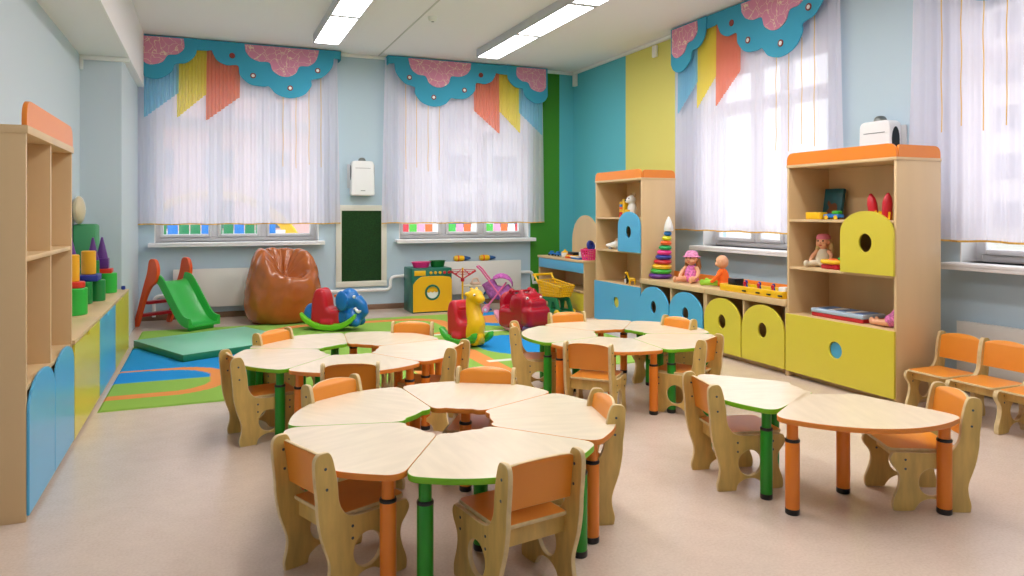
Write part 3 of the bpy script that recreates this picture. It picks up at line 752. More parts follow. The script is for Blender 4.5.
# slide
t = thing('toy_slide', 'small green slide with orange sides and red steps', 'slide', (-.37, 9.15, 0), math.atan2(-.8, .6))  # +x runs down the chute
L = .50
bm = B()
path = cr([(-.04,.525), (.03,.515), (.14,.40), (.28,.235), (.40,.115), (.50,.075), (.56,.07)], 5, False)
prof = [(-.2,.07), (-.195,.085), (-.18,.085), (-.17,.06), (-.155,.012), (-.12,0), (.12,0), (.155,.012), (.17,.06), (.18,.085), (.195,.085), (.2,.07), (.2,-.02), (-.2,-.02)]
rows = []
for i, (px, pz) in enumerate(path):
    k = min(i, len(path)-2); dx, dz = path[k+1][0]-path[k][0], path[k+1][1]-path[k][1]; l = math.hypot(dx, dz); nx_, nz_ = -dz/l, dx/l
    rows.append([bm.verts.new((px+nx_*h, y_, pz+nz_*h)) for y_, h in prof])
for A, C in zip(rows, rows[1:]):
    for k in range(len(prof)): bm.faces.new((A[k], A[(k+1) % len(prof)], C[(k+1) % len(prof)], C[k]))
bm.faces.new(rows[0][::-1]); bm.faces.new(rows[-1])
box(bm, .47, .52, -.15, .15, .012, .06, bev=.004)
bmesh.ops.recalc_face_normals(bm, faces=bm.faces)
finish(bm, 'chute', plastic('slide_green', (50,176,70)), t)
for s in (-1, 1):
    bm = B()
    o = cr([(-.40,.012), (-.33,.012), (-.22,.26), (-.10,.45), (.015,.53), (.045,.66), (.01,.76), (-.05,.785), (-.11,.76), (-.15,.62), (-.22,.46), (-.36,.12)], 5)
    flat(bm, [o], .045, frame((1,0,0), (0,0,1), (0,-1,0), (0, s*.205, 0)), bev=.012)
    finish(bm, 'side_rail', plastic('slide_orange', (228,84,26)), t)
for k, (x, z) in enumerate(((-.325,.13), (-.225,.28))):
    bm = B(); box(bm, x-.05, x+.05, -.19, .19, z-.02, z+.015, bev=.008); finish(bm, 'step', RED, t)

# bean bag
t = thing('bean_bag', 'slumped brown leather bean bag chair by the radiator', 'bean bag', (.84, 9.10, .0))
bm = B()
PB = [(.30,.004), (.385,.03), (.43,.12), (.445,.25), (.44,.40), (.415,.55), (.37,.70), (.32,.81), (.26,.87), (.20,.85), (.13,.74), (.06,.60), (.02,.56)]
PF = [(.30,.004), (.385,.03), (.43,.12), (.445,.24), (.44,.34), (.43,.43), (.41,.51), (.36,.55), (.30,.53), (.23,.45), (.14,.42), (.06,.47), (.02,.54)]
qb, qf = cr(PB, 6, False), cr(PF, 6, False)
NA = 150; rows = []; FRONT = math.radians(-70)
for i in range(len(qb)):
    row = []; ti = i/(len(qb)-1)
    for k in range(NA):
        a = 2*PI*k/NA; da = math.atan2(math.sin(a-FRONT), math.cos(a-FRONT))
        f = math.exp(-(abs(da)/1.05)**3)
        rr = qb[i][0]*(1-f)+qf[i][0]*f; zz = qb[i][1]*(1-f)+qf[i][1]*f
        rr *= 1+.05*noise.noise(V((math.cos(a)*1.6, math.sin(a)*1.6, zz*3)))
        g = max(0, ti-.4)/.6
        fold = abs(math.sin(a*4.5+1.3*math.sin(a*2)+3*ti))**.7-.5
        rr += .040*fold*g*(1-g)*2.6
        inner = max(0, ti-.68)/.32
        zz += .07*(noise.noise(V((a*2.6, ti*5, 7))))*g+.045*fold*inner*(1-inner)*4
        rr += .010*noise.noise(V((math.cos(a)*5, math.sin(a)*5, zz*11)))
        row.append(bm.verts.new((rr*math.cos(a), rr*math.sin(a)*.96, max(zz, .004))))
    rows.append(row)
for A, C in zip(rows, rows[1:]):
    for k in range(NA): bm.faces.new((A[k], A[(k+1) % NA], C[(k+1) % NA], C[k]))
bm.faces.new(rows[0][::-1]); bm.faces.new(rows[-1])
finish(bm, 'leather_shell', LEATH, t, True, 180)
bm = B(); lathe(bm, [(0,.0), (.32,.0), (.36,.003), (.36,.006), (0,.006)], n=32); finish(bm, 'base_disc', LEATH, t)

# ------------------------------------------------------------------ soft building blocks on the left cabinets
ZTOP = .58
SG = mat('block_green', (44,178,62), .35); SDG = mat('block_dark_green', (26,130,60), .35); SY = mat('block_yellow', (236,170,28), .35); SR = mat('block_red', (214,50,30), .35)
SB = mat('block_blue', (28,52,150), .35); SP = mat('block_purple', (92,40,124), .35)
gB = 'toy building blocks on the left cabinets'
def block_cyl(x, y, z, r, h, m, label, name='toy_block'):
    bm = B(); lathe(bm, [(0,0), (r-.006,0), (r,.006), (r,h-.006), (r-.006,h), (0,h)], n=32); o = finish(bm, name, m); o.location = (x, y, z); return tag(o, label, 'block', gB)
def block_box(x, y, z, w, d, h, m, label, rz=0):
    bm = B(); box(bm, -w/2, w/2, -d/2, d/2, 0, h, bev=.008); o = finish(bm, 'toy_block', m); o.location = (x, y, z); o.rotation_euler = (0, 0, rz); return tag(o, label, 'block', gB)
def block_cone(x, y, z, r, h, m, label):
    bm = B(); lathe(bm, [(0,0), (r,0), (r,.006), (.008,h-.005), (0,h)], n=28); o = finish(bm, 'toy_block', m); o.location = (x, y, z); return tag(o, label, 'block', gB)
block_cyl(-.885, 5.93, ZTOP, .095, .19, SG, 'bright green drum block nearest the tall left shelf')
block_cyl(-.88, 5.93, ZTOP+.19, .075, .045, SR, 'red disc block on the nearest green drum')
block_cyl(-.895, 5.93, ZTOP+.235, .055, .19, SY, 'yellow cylinder block on the nearest red disc')
block_cyl(-.915, 6.62, ZTOP, .068, .175, SDG, 'dark green cylinder block under the blue slab, left one')
block_cyl(-.84, 6.80, ZTOP, .062, .175, SDG, 'dark green cylinder block under the blue slab, right one')
block_box(-.885, 6.72, ZTOP+.175, .15, .24, .05, SB, 'blue slab block under the yellow cylinder')
block_cyl(-.889, 6.72, ZTOP+.225, .053, .19, SY, 'yellow cylinder block standing on the blue slab')
block_cyl(-.835, 7.45, ZTOP, .075, .18, SG, 'bright green drum block at the far cabinet end')
block_box(-.865, 7.45, ZTOP+.18, .14, .14, .04, SR, 'red slab block on the far green drum')
block_box(-.875, 7.45, ZTOP+.22, .10, .10, .095, SP, 'purple cube block under the right purple cone')
block_cone(-.88, 7.45, ZTOP+.315, .047, .19, SP, 'purple cone block on the purple cube')
block_cyl(-.925, 7.24, ZTOP, .05, .31, SDG, 'slim dark green block column behind, under the middle cone')
block_cone(-.925, 7.24, ZTOP+.31, .047, .20, SP, 'purple cone block in the middle of the three')
block_cyl(-.965, 6.42, ZTOP, .055, .28, SR, 'red block column behind the yellow cylinders')
block_cone(-.965, 6.42, ZTOP+.28, .06, .24, SP, 'purple cone block leftmost of the three')
block_cyl(-.735, 7.70, ZTOP, .018, .035, SB, 'tiny blue peg at the cabinet corner')
t = thing('foam_block', 'tall green foam block behind the purple cones', 'block', (-1.035, 7.60, ZTOP), 0, gB)
bm = B(); box(bm, -.083, .105, -.11, .11, 0, .62, bev=.025); finish(bm, 'foam', mat('foam_green', (66,150,96), .5), t)
t = thing('cushion', 'beige rounded cushion on top of the tall green block', 'cushion', (-1.072, 7.52, ZTOP+.62))
bm = B(); ell(bm, (0,0,.125), (.052,.15,.125)); finish(bm, 'cover', mat('beige_vinyl', (214,196,160), .3), t)
bm = B(); tube(bm, [(.053*math.cos(a), .0+.0, .125+.126*math.sin(a)) for a in [k*PI/12 for k in range(13)]], .004, 6); finish(bm, 'piping', WHITEP, t)

# ------------------------------------------------------------------ back wall toys
# toy washing machine
t = thing('toy_washing_machine', 'green and yellow toy washing machine by the back wall', 'toy washing machine', (2.70, 9.12, 0))
w, h, d = .54, .58, .44
TG = plastic('washer_green', (12,104,84), .35); WY = plastic('washer_yellow', (232,178,20), .35)
bm = B(); box(bm, -w/2, w/2, .012, d, 0, h, bev=.012); finish(bm, 'body', TG, t)
P = [(-w/2+.012,.015), (w/2-.004,.015), (w/2-.004,.42)]+cr([(w/2-.03,.46), (w/2-.10,.47), (.10,.475), (-.10,.475), (-w/2+.11,.465), (-w/2+.05,.42)], 4, False)+[(-w/2+.012,.37)]
bm = B(); flat(bm, [P, circ(0,.265,.098)], .018, XZ(.006), bev=.004); finish(bm, 'front_panel', WY, t)
bm = B(); lathe(bm, [(.078,-.006), (.078,.016), (.098,.016), (.104,.006), (.104,-.006)], n=32, M=Matrix.Translation((0,.004,.265)) @ R('X', 90)); dr = finish(bm, 'door_ring', TG, t)
bm = B(); flat(bm, [circ(0,.265,.079)], .006, XZ(.006), 0, bev=.001)
finish(bm, 'door_window', WHT, dr)
bm = B(); P = [(-.076,.272)]+[(.076*math.cos(PI-a), .272+.068*math.sin(a)) for a in [k*PI/12 for k in range(1, 12)]]+[(.076,.272), (.05,.262), (.025,.276), (0,.262), (-.025,.276), (-.05,.262)]
flat(bm, [P], .004, XZ(.001), bev=.0005); finish(bm, 'window_decoration', WY, dr)
bm = B(); box(bm, -w/2+.03, -.09, .002, .016, .485, .55, bev=.004); finish(bm, 'detergent_drawer', WY, t)
for k, mm_ in enumerate((WY, WY, WY, RED, RED)):
    bm = B(); lathe(bm, [(.019,0), (.019,.014), (.014,.018)], n=16, M=Matrix.Translation((-.02+k*.062,.012,.52)) @ R('X', 90)); finish(bm, 'knob', mm_, t)
def basin(loc, r, h, m, label, rz=0):
    bm = B(); lathe(bm, [(0,0), (r*.75,0), (r*.8,.006), (r*.95,h-.006), (r*1.07,h-.004), (r*1.07,h), (r*.93,h), (r*.77,.01), (0,.01)], n=32)
    o = finish(bm, 'toy_basin', m); o.location = loc; o.scale = (1,.75,1); o.rotation_euler = (0,0,rz); return tag(o, label, 'basin', 'toy basins')
basin((2.595, 9.30, .58), .13, .075, PINK, 'pink toy basin on the washing machine')
basin((2.835, 9.34, .58), .11, .085, plastic('basin_green', (20,110,40)), 'dark green toy basin on the washing machine')
# toy rotary clothes dryer
t = thing('toy_clothes_dryer', 'toy rotary clothes dryer, red arms on a yellow pole', 'toy dryer', (3.09, 9.05, 0))
bm = B(); tube(bm, [(0,0,.02), (0,0,.58)], .013, 12); finish(bm, 'pole', YEL, t)
bm = B(); lathe(bm, [(.11,0), (.11,.012), (.03,.03), (.018,.06)], n=24); finish(bm, 'base', YEL, t)
bm = B(); lathe(bm, [(.022,.40), (.026,.42), (.022,.45)], n=16)
for k in range(6):
    a = k*PI/3+.2; tube(bm, [(0,0,.43), (.20*math.cos(a),.20*math.sin(a),.545)], .007, 6); tube(bm, [(.11*math.cos(a),.11*math.sin(a),.493), (.03*math.cos(a),.03*math.sin(a),.55)], .005, 6)
for r in (.20, .13):
    pts = [(r*math.cos(k*PI/3+.2), r*math.sin(k*PI/3+.2), .43+.115*r/.2) for k in range(6)]; tube(bm, pts, .004, 6, closed=True)
finish(bm, 'arms', RED, t)
# toy ironing board with iron
t = thing('toy_ironing_board', 'white toy ironing board on crossed blue legs', 'toy ironing board', (3.36, 9.12, 0), -.25)
bm = B(); flat(bm, [rpoly([(-.25,-.07), (.14,-.07), (.26,-.02), (.26,.02), (.14,.07), (-.25,.07)], .03)], .02, Matrix.Translation((0,0,.33)), bev=.004); finish(bm, 'board', mat('ironing_cover', (226,216,190), .8), t)
for s in (-1, 1):
    bm = B(); tube(bm, [(-.14*s,.03*s,.32), (.14*s,.03*s,.012)], .012, 10); tube(bm, [(.14*s,-.06,.012), (.14*s,.06,.012)], .011, 8); finish(bm, 'leg', BLUE, t)
bm = B(); lathe(bm, [(.035,-.012), (.035,.012)], n=16, M=Matrix.Translation((0,0,.165)) @ R('X', 90)); finish(bm, 'hinge', ORG, t)
t = thing('toy_iron', 'small beige toy iron on the ironing board', 'toy iron', (3.30, 9.13, .342), .3)
bm = B(); flat(bm, [cr([(-.07,-.035), (.02,-.035), (.085,0), (.02,.035), (-.07,.035)], 4)], .03, Matrix.Translation((0,0,.018)), bev=.006); finish(bm, 'sole', mat('iron_beige', (226,196,172), .4), t)
bm = B(); tube(bm, arc_pts((-.06,0,.03), (-.06,0,.09), (0,0,.085))+arc_pts((.01,0,.085), (.05,0,.08), (.05,0,.03)), .011, 8); finish(bm, 'handle', mat('iron_beige', (226,196,172)), t)
# doll stroller
t = thing('doll_stroller', 'pink and lilac doll stroller in front of the radiator', 'stroller', (3.52, 8.86, 0), -.45)
PK = mat('stroller_frame_pink', (232,110,160), .35); LC = mat('stroller_cloth_lilac', (178,104,178), .85, var=.3, vscale=30)
bm = B()
for s in (-.11, .11):
    tube(bm, [(-.27,s,.60), (-.22,s,.56), (.16,s,.05)], .011, 8); tube(bm, [(.10,s,.38), (-.16,s,.05)], .011, 8)
tube(bm, [(-.27,-.11,.60), (-.27,.11,.60)], .012, 8); tube(bm, [(-.03,-.11,.21), (-.03,.11,.21)], .008, 8)
finish(bm, 'push_frame', PK, t)
for x in (-.16, .16):
    for s in (-.12, .12):
        bm = B(); Mx = Matrix.Translation((x,s,.045)) @ R('X', 90); lathe(bm, [(.02,-.014), (.04,-.014), (.045,-.008), (.045,.008), (.04,.014), (.02,.014)], n=20, M=Mx); lathe(bm, [(.018,-.016), (.018,.016)], n=12, mi=1, M=Mx); finish(bm, 'wheel', [LPINK, WHT], t)
bm = B(); tube(bm, [(-.14,0,.40), (-.06,0,.26), (.10,0,.24), (.18,0,.30)], [.09,.10,.10,.085], 14); finish(bm, 'seat', LC, t)
bm = B(); 
N = 9
rows = []
for i in range(N):
    a = math.radians(-10+i*18); rows.append([(.04+.15*math.cos(a)+.0*q, .12*math.sin(q*PI/2)*1.0, .36+.15*math.sin(a)*math.cos(q*.9)) for q in [k/6-1 for k in range(13)]])
gv = [[bm.verts.new(p) for p in r] for r in rows]
for A, C in zip(gv, gv[1:]):
    for k in range(12): bm.faces.new((A[k], A[k+1], C[k+1], C[k]))
o = finish(bm, 'canopy', mat('stroller_canopy', (190,96,176), .85, var=.35, vscale=40), t, True, 180)
sm = o.modifiers.new('thick', 'SOLIDIFY'); sm.thickness = .008
# toy drills on the radiator
for k, (x, lab) in enumerate(((3.30, 'yellow and blue toy torch on the radiator, left one'), (3.68, 'yellow and blue toy torch on the radiator, right one'))):
    t = thing('toy_torch', lab, 'toy', (x, YB-.055, .62), 0, 'toys on the radiator')
    bm = B(); Mx = Matrix.Translation((0,0,.042)) @ R('Y', 90); lathe(bm, [(0,-.115), (.03,-.115), (.042,-.09), (.042,.0), (.036,.02), (.030,.03)], n=20, M=Mx); finish(bm, 'body', YEL, t)
    bm = B(); lathe(bm, [(.029,.028), (.033,.04), (.028,.075), (.02,.10), (.014,.125), (0,.128)], n=20, M=Mx); finish(bm, 'nozzle', plastic('torch_blue', (40,86,150)), t)
    bm = B(); lathe(bm, [(.0431,-.07), (.044,-.06), (.0431,-.05)], n=20, M=Mx); finish(bm, 'band', ORG, t)

# ------------------------------------------------------------------ rocking toys (local +x = forward)
def runners(t, m, half=.36, w=.12, rise=.10):
    for s in (-1, 1):
        o = [(half*k/10, .03+rise*(abs(k)/10)**2.4) for k in range(-10, 11)]
        P = [(x, z-.025 if abs(x) < half*.98 else z-.01) for x, z in o]+[(x, z+.04) for x, z in reversed(o)]
        bm = B(); flat(bm, [rpoly(P, .012, 2)], .07, frame((1,0,0), (0,0,1), (0,-1,0), (0, s*w, 0)), bev=.015); finish(bm, 'rocker', m, t)
    bm = B(); box(bm, -.22, .22, -w, w, .05, .085, bev=.012); finish(bm, 'rocker_bridge', m, t)
def seat_red(t, back=-.17, top=.45, w=.11):
    def b_(bm):
        P = [(back-.06,.07), (.12,.07), (.12,.225), (.02,.225)]+cr([(-.02,.26), (-.035,top-.10), (-.07,top-.02), (-.12,top), (-.17,top-.03), (-.20,top-.12)], 4, False)
        flat(bm, [P], 2*w, XZ(0), bev=.03)
        box(bm, -.10, .06, -w-.02, w+.02, .05, .12, bev=.02)
    blob(b_, 'seat', RED, t, .012, 5)
def eye(t, x, y, z, r, parent):
    bm = B(); ell(bm, (x, y, z), r, 0, n=12, k=8); ell(bm, (x+r*.75, y+(.35*r if y > 0 else -.35*r), z), r*.45, 1, n=10, k=6); finish(bm, 'eye', [WHT, BLK], parent)
ZR = .0105
# elephant
t = thing('elephant_rocker', 'rocking toy with blue elephant front, red seat and green rockers', 'rocking toy', (1.27, 8.17, ZR), math.radians(-34), 'rocking toys on the rug')
runners(t, LIME, .32, .11, .13)
seat_red(t, -.16, .46)
def e_(bm):
    ell(bm, (.20,0,.34), (.115,.10,.125)); ell(bm, (.24,0,.15), (.11,.115,.11)); box(bm, .06, .28, -.09, .09, .08, .22, bev=.03)
    for s in (-1, 1): ell(bm, (.16, s*.115, .33), (.085,.028,.115), rot=R('Z', s*12)); ell(bm, (.30, s*.07, .10), (.06,.05,.055))
    tube(bm, [(.28,0,.34), (.35,0,.27), (.375,0,.20), (.34,0,.155), (.29,0,.16)], [.075,.062,.052,.045,.04], 14)
hd = blob(e_, 'elephant_body', BLUE, t, .011, 5)
bm = B()
for s in (-1, 1): tube(bm, cr([(.29,s*.06,.25), (.335,s*.075,.215), (.37,s*.075,.225)], 4, False), [.017]*6+[.013,.01,.005], 8)
finish(bm, 'tusk', WHT, hd)
for s in (-1, 1): eye(t, .285, s*.065, .375, .018, hd)
bm = B(); tube(bm, [(.085,-.11,.385), (.085,.11,.385)], .016, 10); finish(bm, 'handle', ORG, t)
bm = B(); box(bm, .07, .10, -.045, .045, .22, .38, bev=.012); finish(bm, 'handle_post', WHT, t)
def e2(bm): ell(bm, (-.24,0,.17), (.09,.10,.12))
blob(e2, 'elephant_rump', BLUE, t, .012, 4)
# giraffe
t = thing('giraffe_rocker', 'rocking toy with tall yellow giraffe neck and red seat back', 'rocking toy', (2.33, 6.72, ZR), math.radians(-72), 'rocking toys on the rug')
runners(t, GRN, .27, .10, .09)
seat_red(t, -.13, .43, .10)
def g1(bm):
    tube(bm, cr([(.12,0,.10), (.16,0,.22), (.12,0,.34), (.11,0,.45), (.15,0,.50)], 4, False), [.09,.092,.094,.092,.09,.086,.082,.078,.075,.072,.07,.07,.07,.07,.07,.07,.07], 14)
    ell(bm, (.15,0,.49), (.085,.075,.068)); ell(bm, (.215,0,.465), (.06,.05,.045)); ell(bm, (.15,0,.10), (.10,.085,.085)); box(bm, .08, .22, -.08, .08, .02, .14, bev=.03, seg=3)
    for s in (-1, 1): ell(bm, (.11, s*.07, .51), (.02,.035,.022)); tube(bm, [(.13,s*.03,.53), (.125,s*.035,.575)], [.012,.016], 8)
hd = blob(g1, 'giraffe_neck', YEL, t, .010, 4)
for s in (-1, 1): eye(t, .195, s*.048, .505, .015, hd)
bm = B(); tube(bm, [(.05,-.13,.37), (.05,.13,.37)], .015, 10); finish(bm, 'handle', RED, t)
bm = B()
for x, y_, z, r in ((.185,.045,.32,.02), (.19,-.045,.25,.022), (.2,.03,.17,.02)): ell(bm, (x, y_, z), (.012, r, r))
finish(bm, 'spot', ORG, hd)
# red hippo
t = thing('hippo_rocker', 'bulky all-red animal rocking toy with pink rockers', 'rocking toy', (3.14, 7.27, ZR), math.radians(-76), 'rocking toys on the rug')
runners(t, LPINK, .33, .085, .14)
DR = plastic('deep_red', (176,16,40), .2)
def h1(bm):
    box(bm, -.22, .22, -.15, .15, .035, .26, bev=.05, seg=3)
    box(bm, .04, .26, -.15, .15, .08, .43, bev=.06, seg=3)
    box(bm, .20, .37, -.155, .155, .08, .30, bev=.055, seg=3); box(bm, .19, .34, -.125, .125, .27, .38, bev=.045, seg=3)
    for s in (-1, 1): ell(bm, (.14, s*.08, .43), (.04,.035,.045)); ell(bm, (.06, s*.11, .30), (.07,.05,.11))
    flat(bm, [arch(-.115, .115, .10, .42, .30)], .07, frame((0,1,0), (-.10,0,.995), (.995,0,.10), (-.17,0,0)), bev=.02)
hd = blob(h1, 'hippo_body', DR, t, .011, 4)
bm = B(); tube(bm, [(.02,-.12,.44), (.02,.12,.44)], .014, 10)
for s in (-1, 1): ell(bm, (.02, s*.125, .445), .032)
tube(bm, [(.02,0,.44), (.06,0,.36)], .018, 8)
finish(bm, 'handle', DR, t)
for s in (-1, 1): eye(t, .25, s*.09, .385, .018, hd)

# ------------------------------------------------------------------ shopping cart
t = thing('toy_shopping_cart', 'yellow basket toy shopping cart with green base', 'toy cart', (4.08, 8.28, 0), math.radians(-78)); t.scale = (.88, .88, .88)   # +x forward
def lattice(bm, A, Bq, C, D, nu, nv, r):
    A, Bq, C, D = map(V, (A, Bq, C, D))
    for i in range(nu+1):
        u = i/nu; tube(bm, [A.lerp(Bq, u), D.lerp(C, u)], r, 6)
    for j in range(nv+1):
        v = j/nv; tube(bm, [A.lerp(D, v), Bq.lerp(C, v)], r*1.2 if j in (0, nv) else r, 6)
bm = B(); s0, s1 = .12, .155
lattice(bm, (-.20,-s0,.27), (.20,-s0*.85,.29), (.26,-s1*.85,.44), (-.24,-s1,.50), 12, 5, .008)
lattice(bm, (-.20,s0,.27), (.20,s0*.85,.29), (.26,s1*.85,.44), (-.24,s1,.50), 12, 5, .008)
lattice(bm, (.20,-s0*.85,.29), (.20,s0*.85,.29), (.26,s1*.85,.44), (.26,-s1*.85,.44), 7, 4, .008)
lattice(bm, (-.20,-s0,.27), (-.20,s0,.27), (-.24,s1,.50), (-.24,-s1,.50), 7, 5, .008)
lattice(bm, (-.20,-s0,.27), (.20,-s0*.85,.29), (.20,s0*.85,.29), (-.20,s0,.27), 10, 6, .008)
finish(bm, 'basket', YEL, t)
bm = B()
for s in (-1, 1): tube(bm, [(-.22,s*s1,.46), (-.32,s*s1,.57)], .016, 10)
tube(bm, [(-.32,-s1-.02,.57), (-.32,s1+.02,.57)], .02, 12); finish(bm, 'handle', YEL, t)
bm = B()
for s in (-1, 1):
    P = [(-.26,.05), (.26,.05), (.22,.13), (.16,.27), (-.16,.27), (-.24,.13)]; Hh = [(-.16,.10), (-.02,.10), (-.04,.21), (-.12,.21)]; H2 = [(.03,.10), (.16,.10), (.11,.21), (.05,.21)]
    flat(bm, [rpoly(P, .03), rpoly(Hh, .015), rpoly(H2, .015)], .03, frame((1,0,0), (0,0,1), (0,-1,0), (0, s*.11, 0)), bev=.006)
box(bm, -.2, .2, -.1, .1, .05, .075, bev=.006)
finish(bm, 'undercarriage', DGRN, t)
for x in (-.2, .2):
    for s in (-1, 1):
        bm = B(); lathe(bm, [(.012,-.02), (.045,-.02), (.055,-.012), (.055,.012), (.045,.02), (.012,.02)], n=22, M=Matrix.Translation((x, s*.145, .055)) @ R('X', 90)); finish(bm, 'wheel', YEL, t)

# ------------------------------------------------------------------ toys on the play desk (top at z = .71)
ZD = .711
def toy_car(x, y, rz, m, label):
    t = thing('toy_car', label, 'toy car', (x, y, ZD), rz, 'toys on the play desk')
    bm = B(); box(bm, -.055, .055, -.025, .025, .012, .04, bev=.008); box(bm, -.03, .02, -.022, .022, .035, .066, bev=.01); finish(bm, 'body', m, t)
    for x_ in (-.034, .034):
        for s in (-1, 1):
            bm = B(); lathe(bm, [(.004,-.006), (.014,-.006), (.014,.006), (.004,.006)], n=14, M=Matrix.Translation((x_, s*.026, .014)) @ R('X', 90)); finish(bm, 'wheel', BLK, t)
toy_car(4.40, 9.05, -1.2, BLUE, 'blue toy car at the left end of the play desk')
toy_car(4.40, 8.86, -1.4, BLUE, 'blue toy car second from the left on the play desk')
def toy_pot(x, y, m, ml, label, r=.05, h=.06):
    t = thing('toy_pot', label, 'toy pot', (x, y, ZD), 0, 'toys on the play desk')
    bm = B(); lathe(bm, [(0,0), (r*.85,0), (r,.01), (r,h), (r*.92,h), (r*.9,.012), (0,.012)], n=24); finish(bm, 'bowl', m, t)
    bm = B(); lathe(bm, [(r*1.03,h), (r*1.0,h+.006), (r*.5,h+.02), (.012,h+.024), (.014,h+.04), (0,h+.044)], n=24); finish(bm, 'lid', ml, t)
    for s in (-1, 1):
        bm = B(); tube(bm, [(0,s*r,h*.7), (0,s*(r+.02),h*.75), (0,s*(r+.025),h*.75)], .007, 8); finish(bm, 'handle', ml, t)
toy_pot(4.42, 8.70, WHT, YEL, 'white toy pot with yellow lid on the play desk')
t = thing('toy_cash_register', 'black and yellow toy register on the play desk', 'toy register', (4.44, 8.52, ZD), 0, 'toys on the play desk')
bm = B(); box(bm, -.06, .06, -.09, .09, 0, .035, bev=.006); finish(bm, 'base', YEL, t)
bm = B(); box(bm, -.03, .06, -.085, .085, .035, .075, bev=.006); finish(bm, 'top', BLK, t)
bm = B(); 
for i in range(3):
    for j in range(4): box(bm, -.055+i*.012, -.047+i*.012, -.06+j*.035, -.04+j*.035, .034, .041)
finish(bm, 'keys', RED, t)
toy_pot(4.50, 8.34, WHT, WHT, 'all white toy pot in the middle of the play desk', .055, .07)
bm = B(); lathe(bm, [(0,0), (.06,0), (.075,.02), (.07,.02), (.056,.006), (0,.006)], n=24); o = finish(bm, 'toy_plate', ORG); o.location = (4.36, 8.44, ZD); tag(o, 'orange toy plate at the front of the play desk', 'toy plate', 'toys on the play desk')
t = thing('toy_tray', 'blue toy tray at the front of the play desk', 'toy tray', (4.37, 8.20, ZD), 0, 'toys on the play desk')
bm = B(); box(bm, -.07, .07, -.11, .11, 0, .02, bev=.006); finish(bm, 'base', BLUE, t)
bm = B(); tube(bm, [(-.07,-.11,.03), (.07,-.11,.03), (.07,.11,.03), (-.07,.11,.03)], .008, 8, closed=True); finish(bm, 'rim', WHT, t)
t = thing('toy_cup', 'yellow toy cup beside the blue tray', 'toy cup', (4.47, 8.18, ZD), 0, 'toys on the play desk')
bm = B(); lathe(bm, [(0,0), (.022,0), (.03,.055), (.027,.055), (.02,.005), (0,.005)], n=20); finish(bm, 'bowl', YEL, t)
bm = B(); tube(bm, arc_pts((0,-.026,.045), (0,-.055,.03), (0,-.024,.015)), .005, 6); finish(bm, 'handle', YEL, t)
t = thing('toy_basket', 'pink lattice toy basket at the right end of the play desk', 'basket', (4.40, 8.01, ZD), 0, 'toys on the play desk')
bm = B(); r0, r1, h = .075, .10, .13
lathe(bm, [(0,0), (r0,0), (r0,.006), (0,.006)], n=28)
for k in range(20):
    a = 2*PI*k/20; tube(bm, [(r0*math.cos(a), r0*math.sin(a), 0), (r1*math.cos(a), r1*math.sin(a), h)], .006, 6)
for j in range(5):
    r = r0+(r1-r0)*j/4; tube(bm, [(r*math.cos(2*PI*k/24), r*math.sin(2*PI*k/24), .005+(h-.005)*j/4) for k in range(24)], .009 if j == 4 else .006, 6, closed=True)
finish(bm, 'lattice', PINK, t)
def ball(x, y, z, r, m, label):
    bm = B(); ell(bm, (0,0,0), r); o = finish(bm, 'toy_ball', m); o.location = (x, y, z); return tag(o, label, 'ball', 'toys on the play desk')
bm = B(); lathe(bm, [(.035,-.018), (.06,-.018), (.068,0), (.06,.018), (.035,.018), (.03,0)], n=24); o = finish(bm, 'toy_ring', NAVY); o.location = (4.42, 7.99, ZD+.18); o.rotation_euler = (1.3, .2, .3); tag(o, 'dark blue toy ring sticking out of the pink basket', 'toy ring', 'toys on the play desk')
ball(4.375, 8.04, ZD+.11, .045, RED, 'red toy ball in the pink basket')
t = thing('toy_rabbit', 'white toy rabbit behind the pink basket', 'toy animal', (4.54, 8.06, ZD), PI, 'toys on the play desk')
bm = B(); ell(bm, (0,0,.055), (.04,.045,.058)); finish(bm, 'body', WHT, t)
bm = B(); ell(bm, (.012,0,.135), (.035,.034,.034)); ell(bm, (.042,0,.128), (.012,.014,.01)); finish(bm, 'head', WHT, t)
for s in (-1, 1): bm = B(); ell(bm, (0,s*.018,.185), (.009,.012,.032)); finish(bm, 'ear', WHT, t)

# ------------------------------------------------------------------ toys in the blue-door shelf (interior x 4.29..4.69, y 6.66..7.62)
gS = 'toys in the blue-door shelf'
t = thing('toy_tower', 'rainbow toy tower on the top compartment of the blue-door shelf', 'toy tower', (4.43, 7.25, 1.2505), 0, gS)
z = 0
for k, mm_ in enumerate((ORG, RED, YEL, ORG, BLUE, YEL)):
    bm = B(); box(bm, -.03, .03, -.035+.002*k, .035-.002*k, z, z+.03, bev=.006); finish(bm, 'layer', mm_, t); z += .03
bm = B(); box(bm, -.03, .03, -.085, -.04, 0, .21, bev=.008); finish(bm, 'side_post', YEL, t)
t = thing('toy_dog', 'white seated toy dog in the blue-door shelf', 'toy animal', (4.42, 7.03, 1.2505), PI, gS)
def d_(bm): ell(bm, (0,0,.10), (.05,.055,.075)); ell(bm, (.03,.03,.03), (.05,.025,.028)); ell(bm, (.03,-.03,.03), (.05,.025,.028)); ell(bm, (.01,0,.20), (.055,.052,.05)); ell(bm, (.06,0,.185), (.03,.028,.024))
dg_ = blob(d_, 'body', WHT, t, .008, 3)
for s in (-1, 1):
    bm = B(); ell(bm, (-.01, s*.035, .25), (.012,.018,.028)); finish(bm, 'ear', mat('toy_tan', (190,150,110), .5), t); bm = B(); ell(bm, (.055, s*.02, .215), .008, n=8, k=6); finish(bm, 'eye', BLK, t)
bm = B(); ell(bm, (.09,0,.19), .010, n=8, k=6); finish(bm, 'nose', BLK, t)
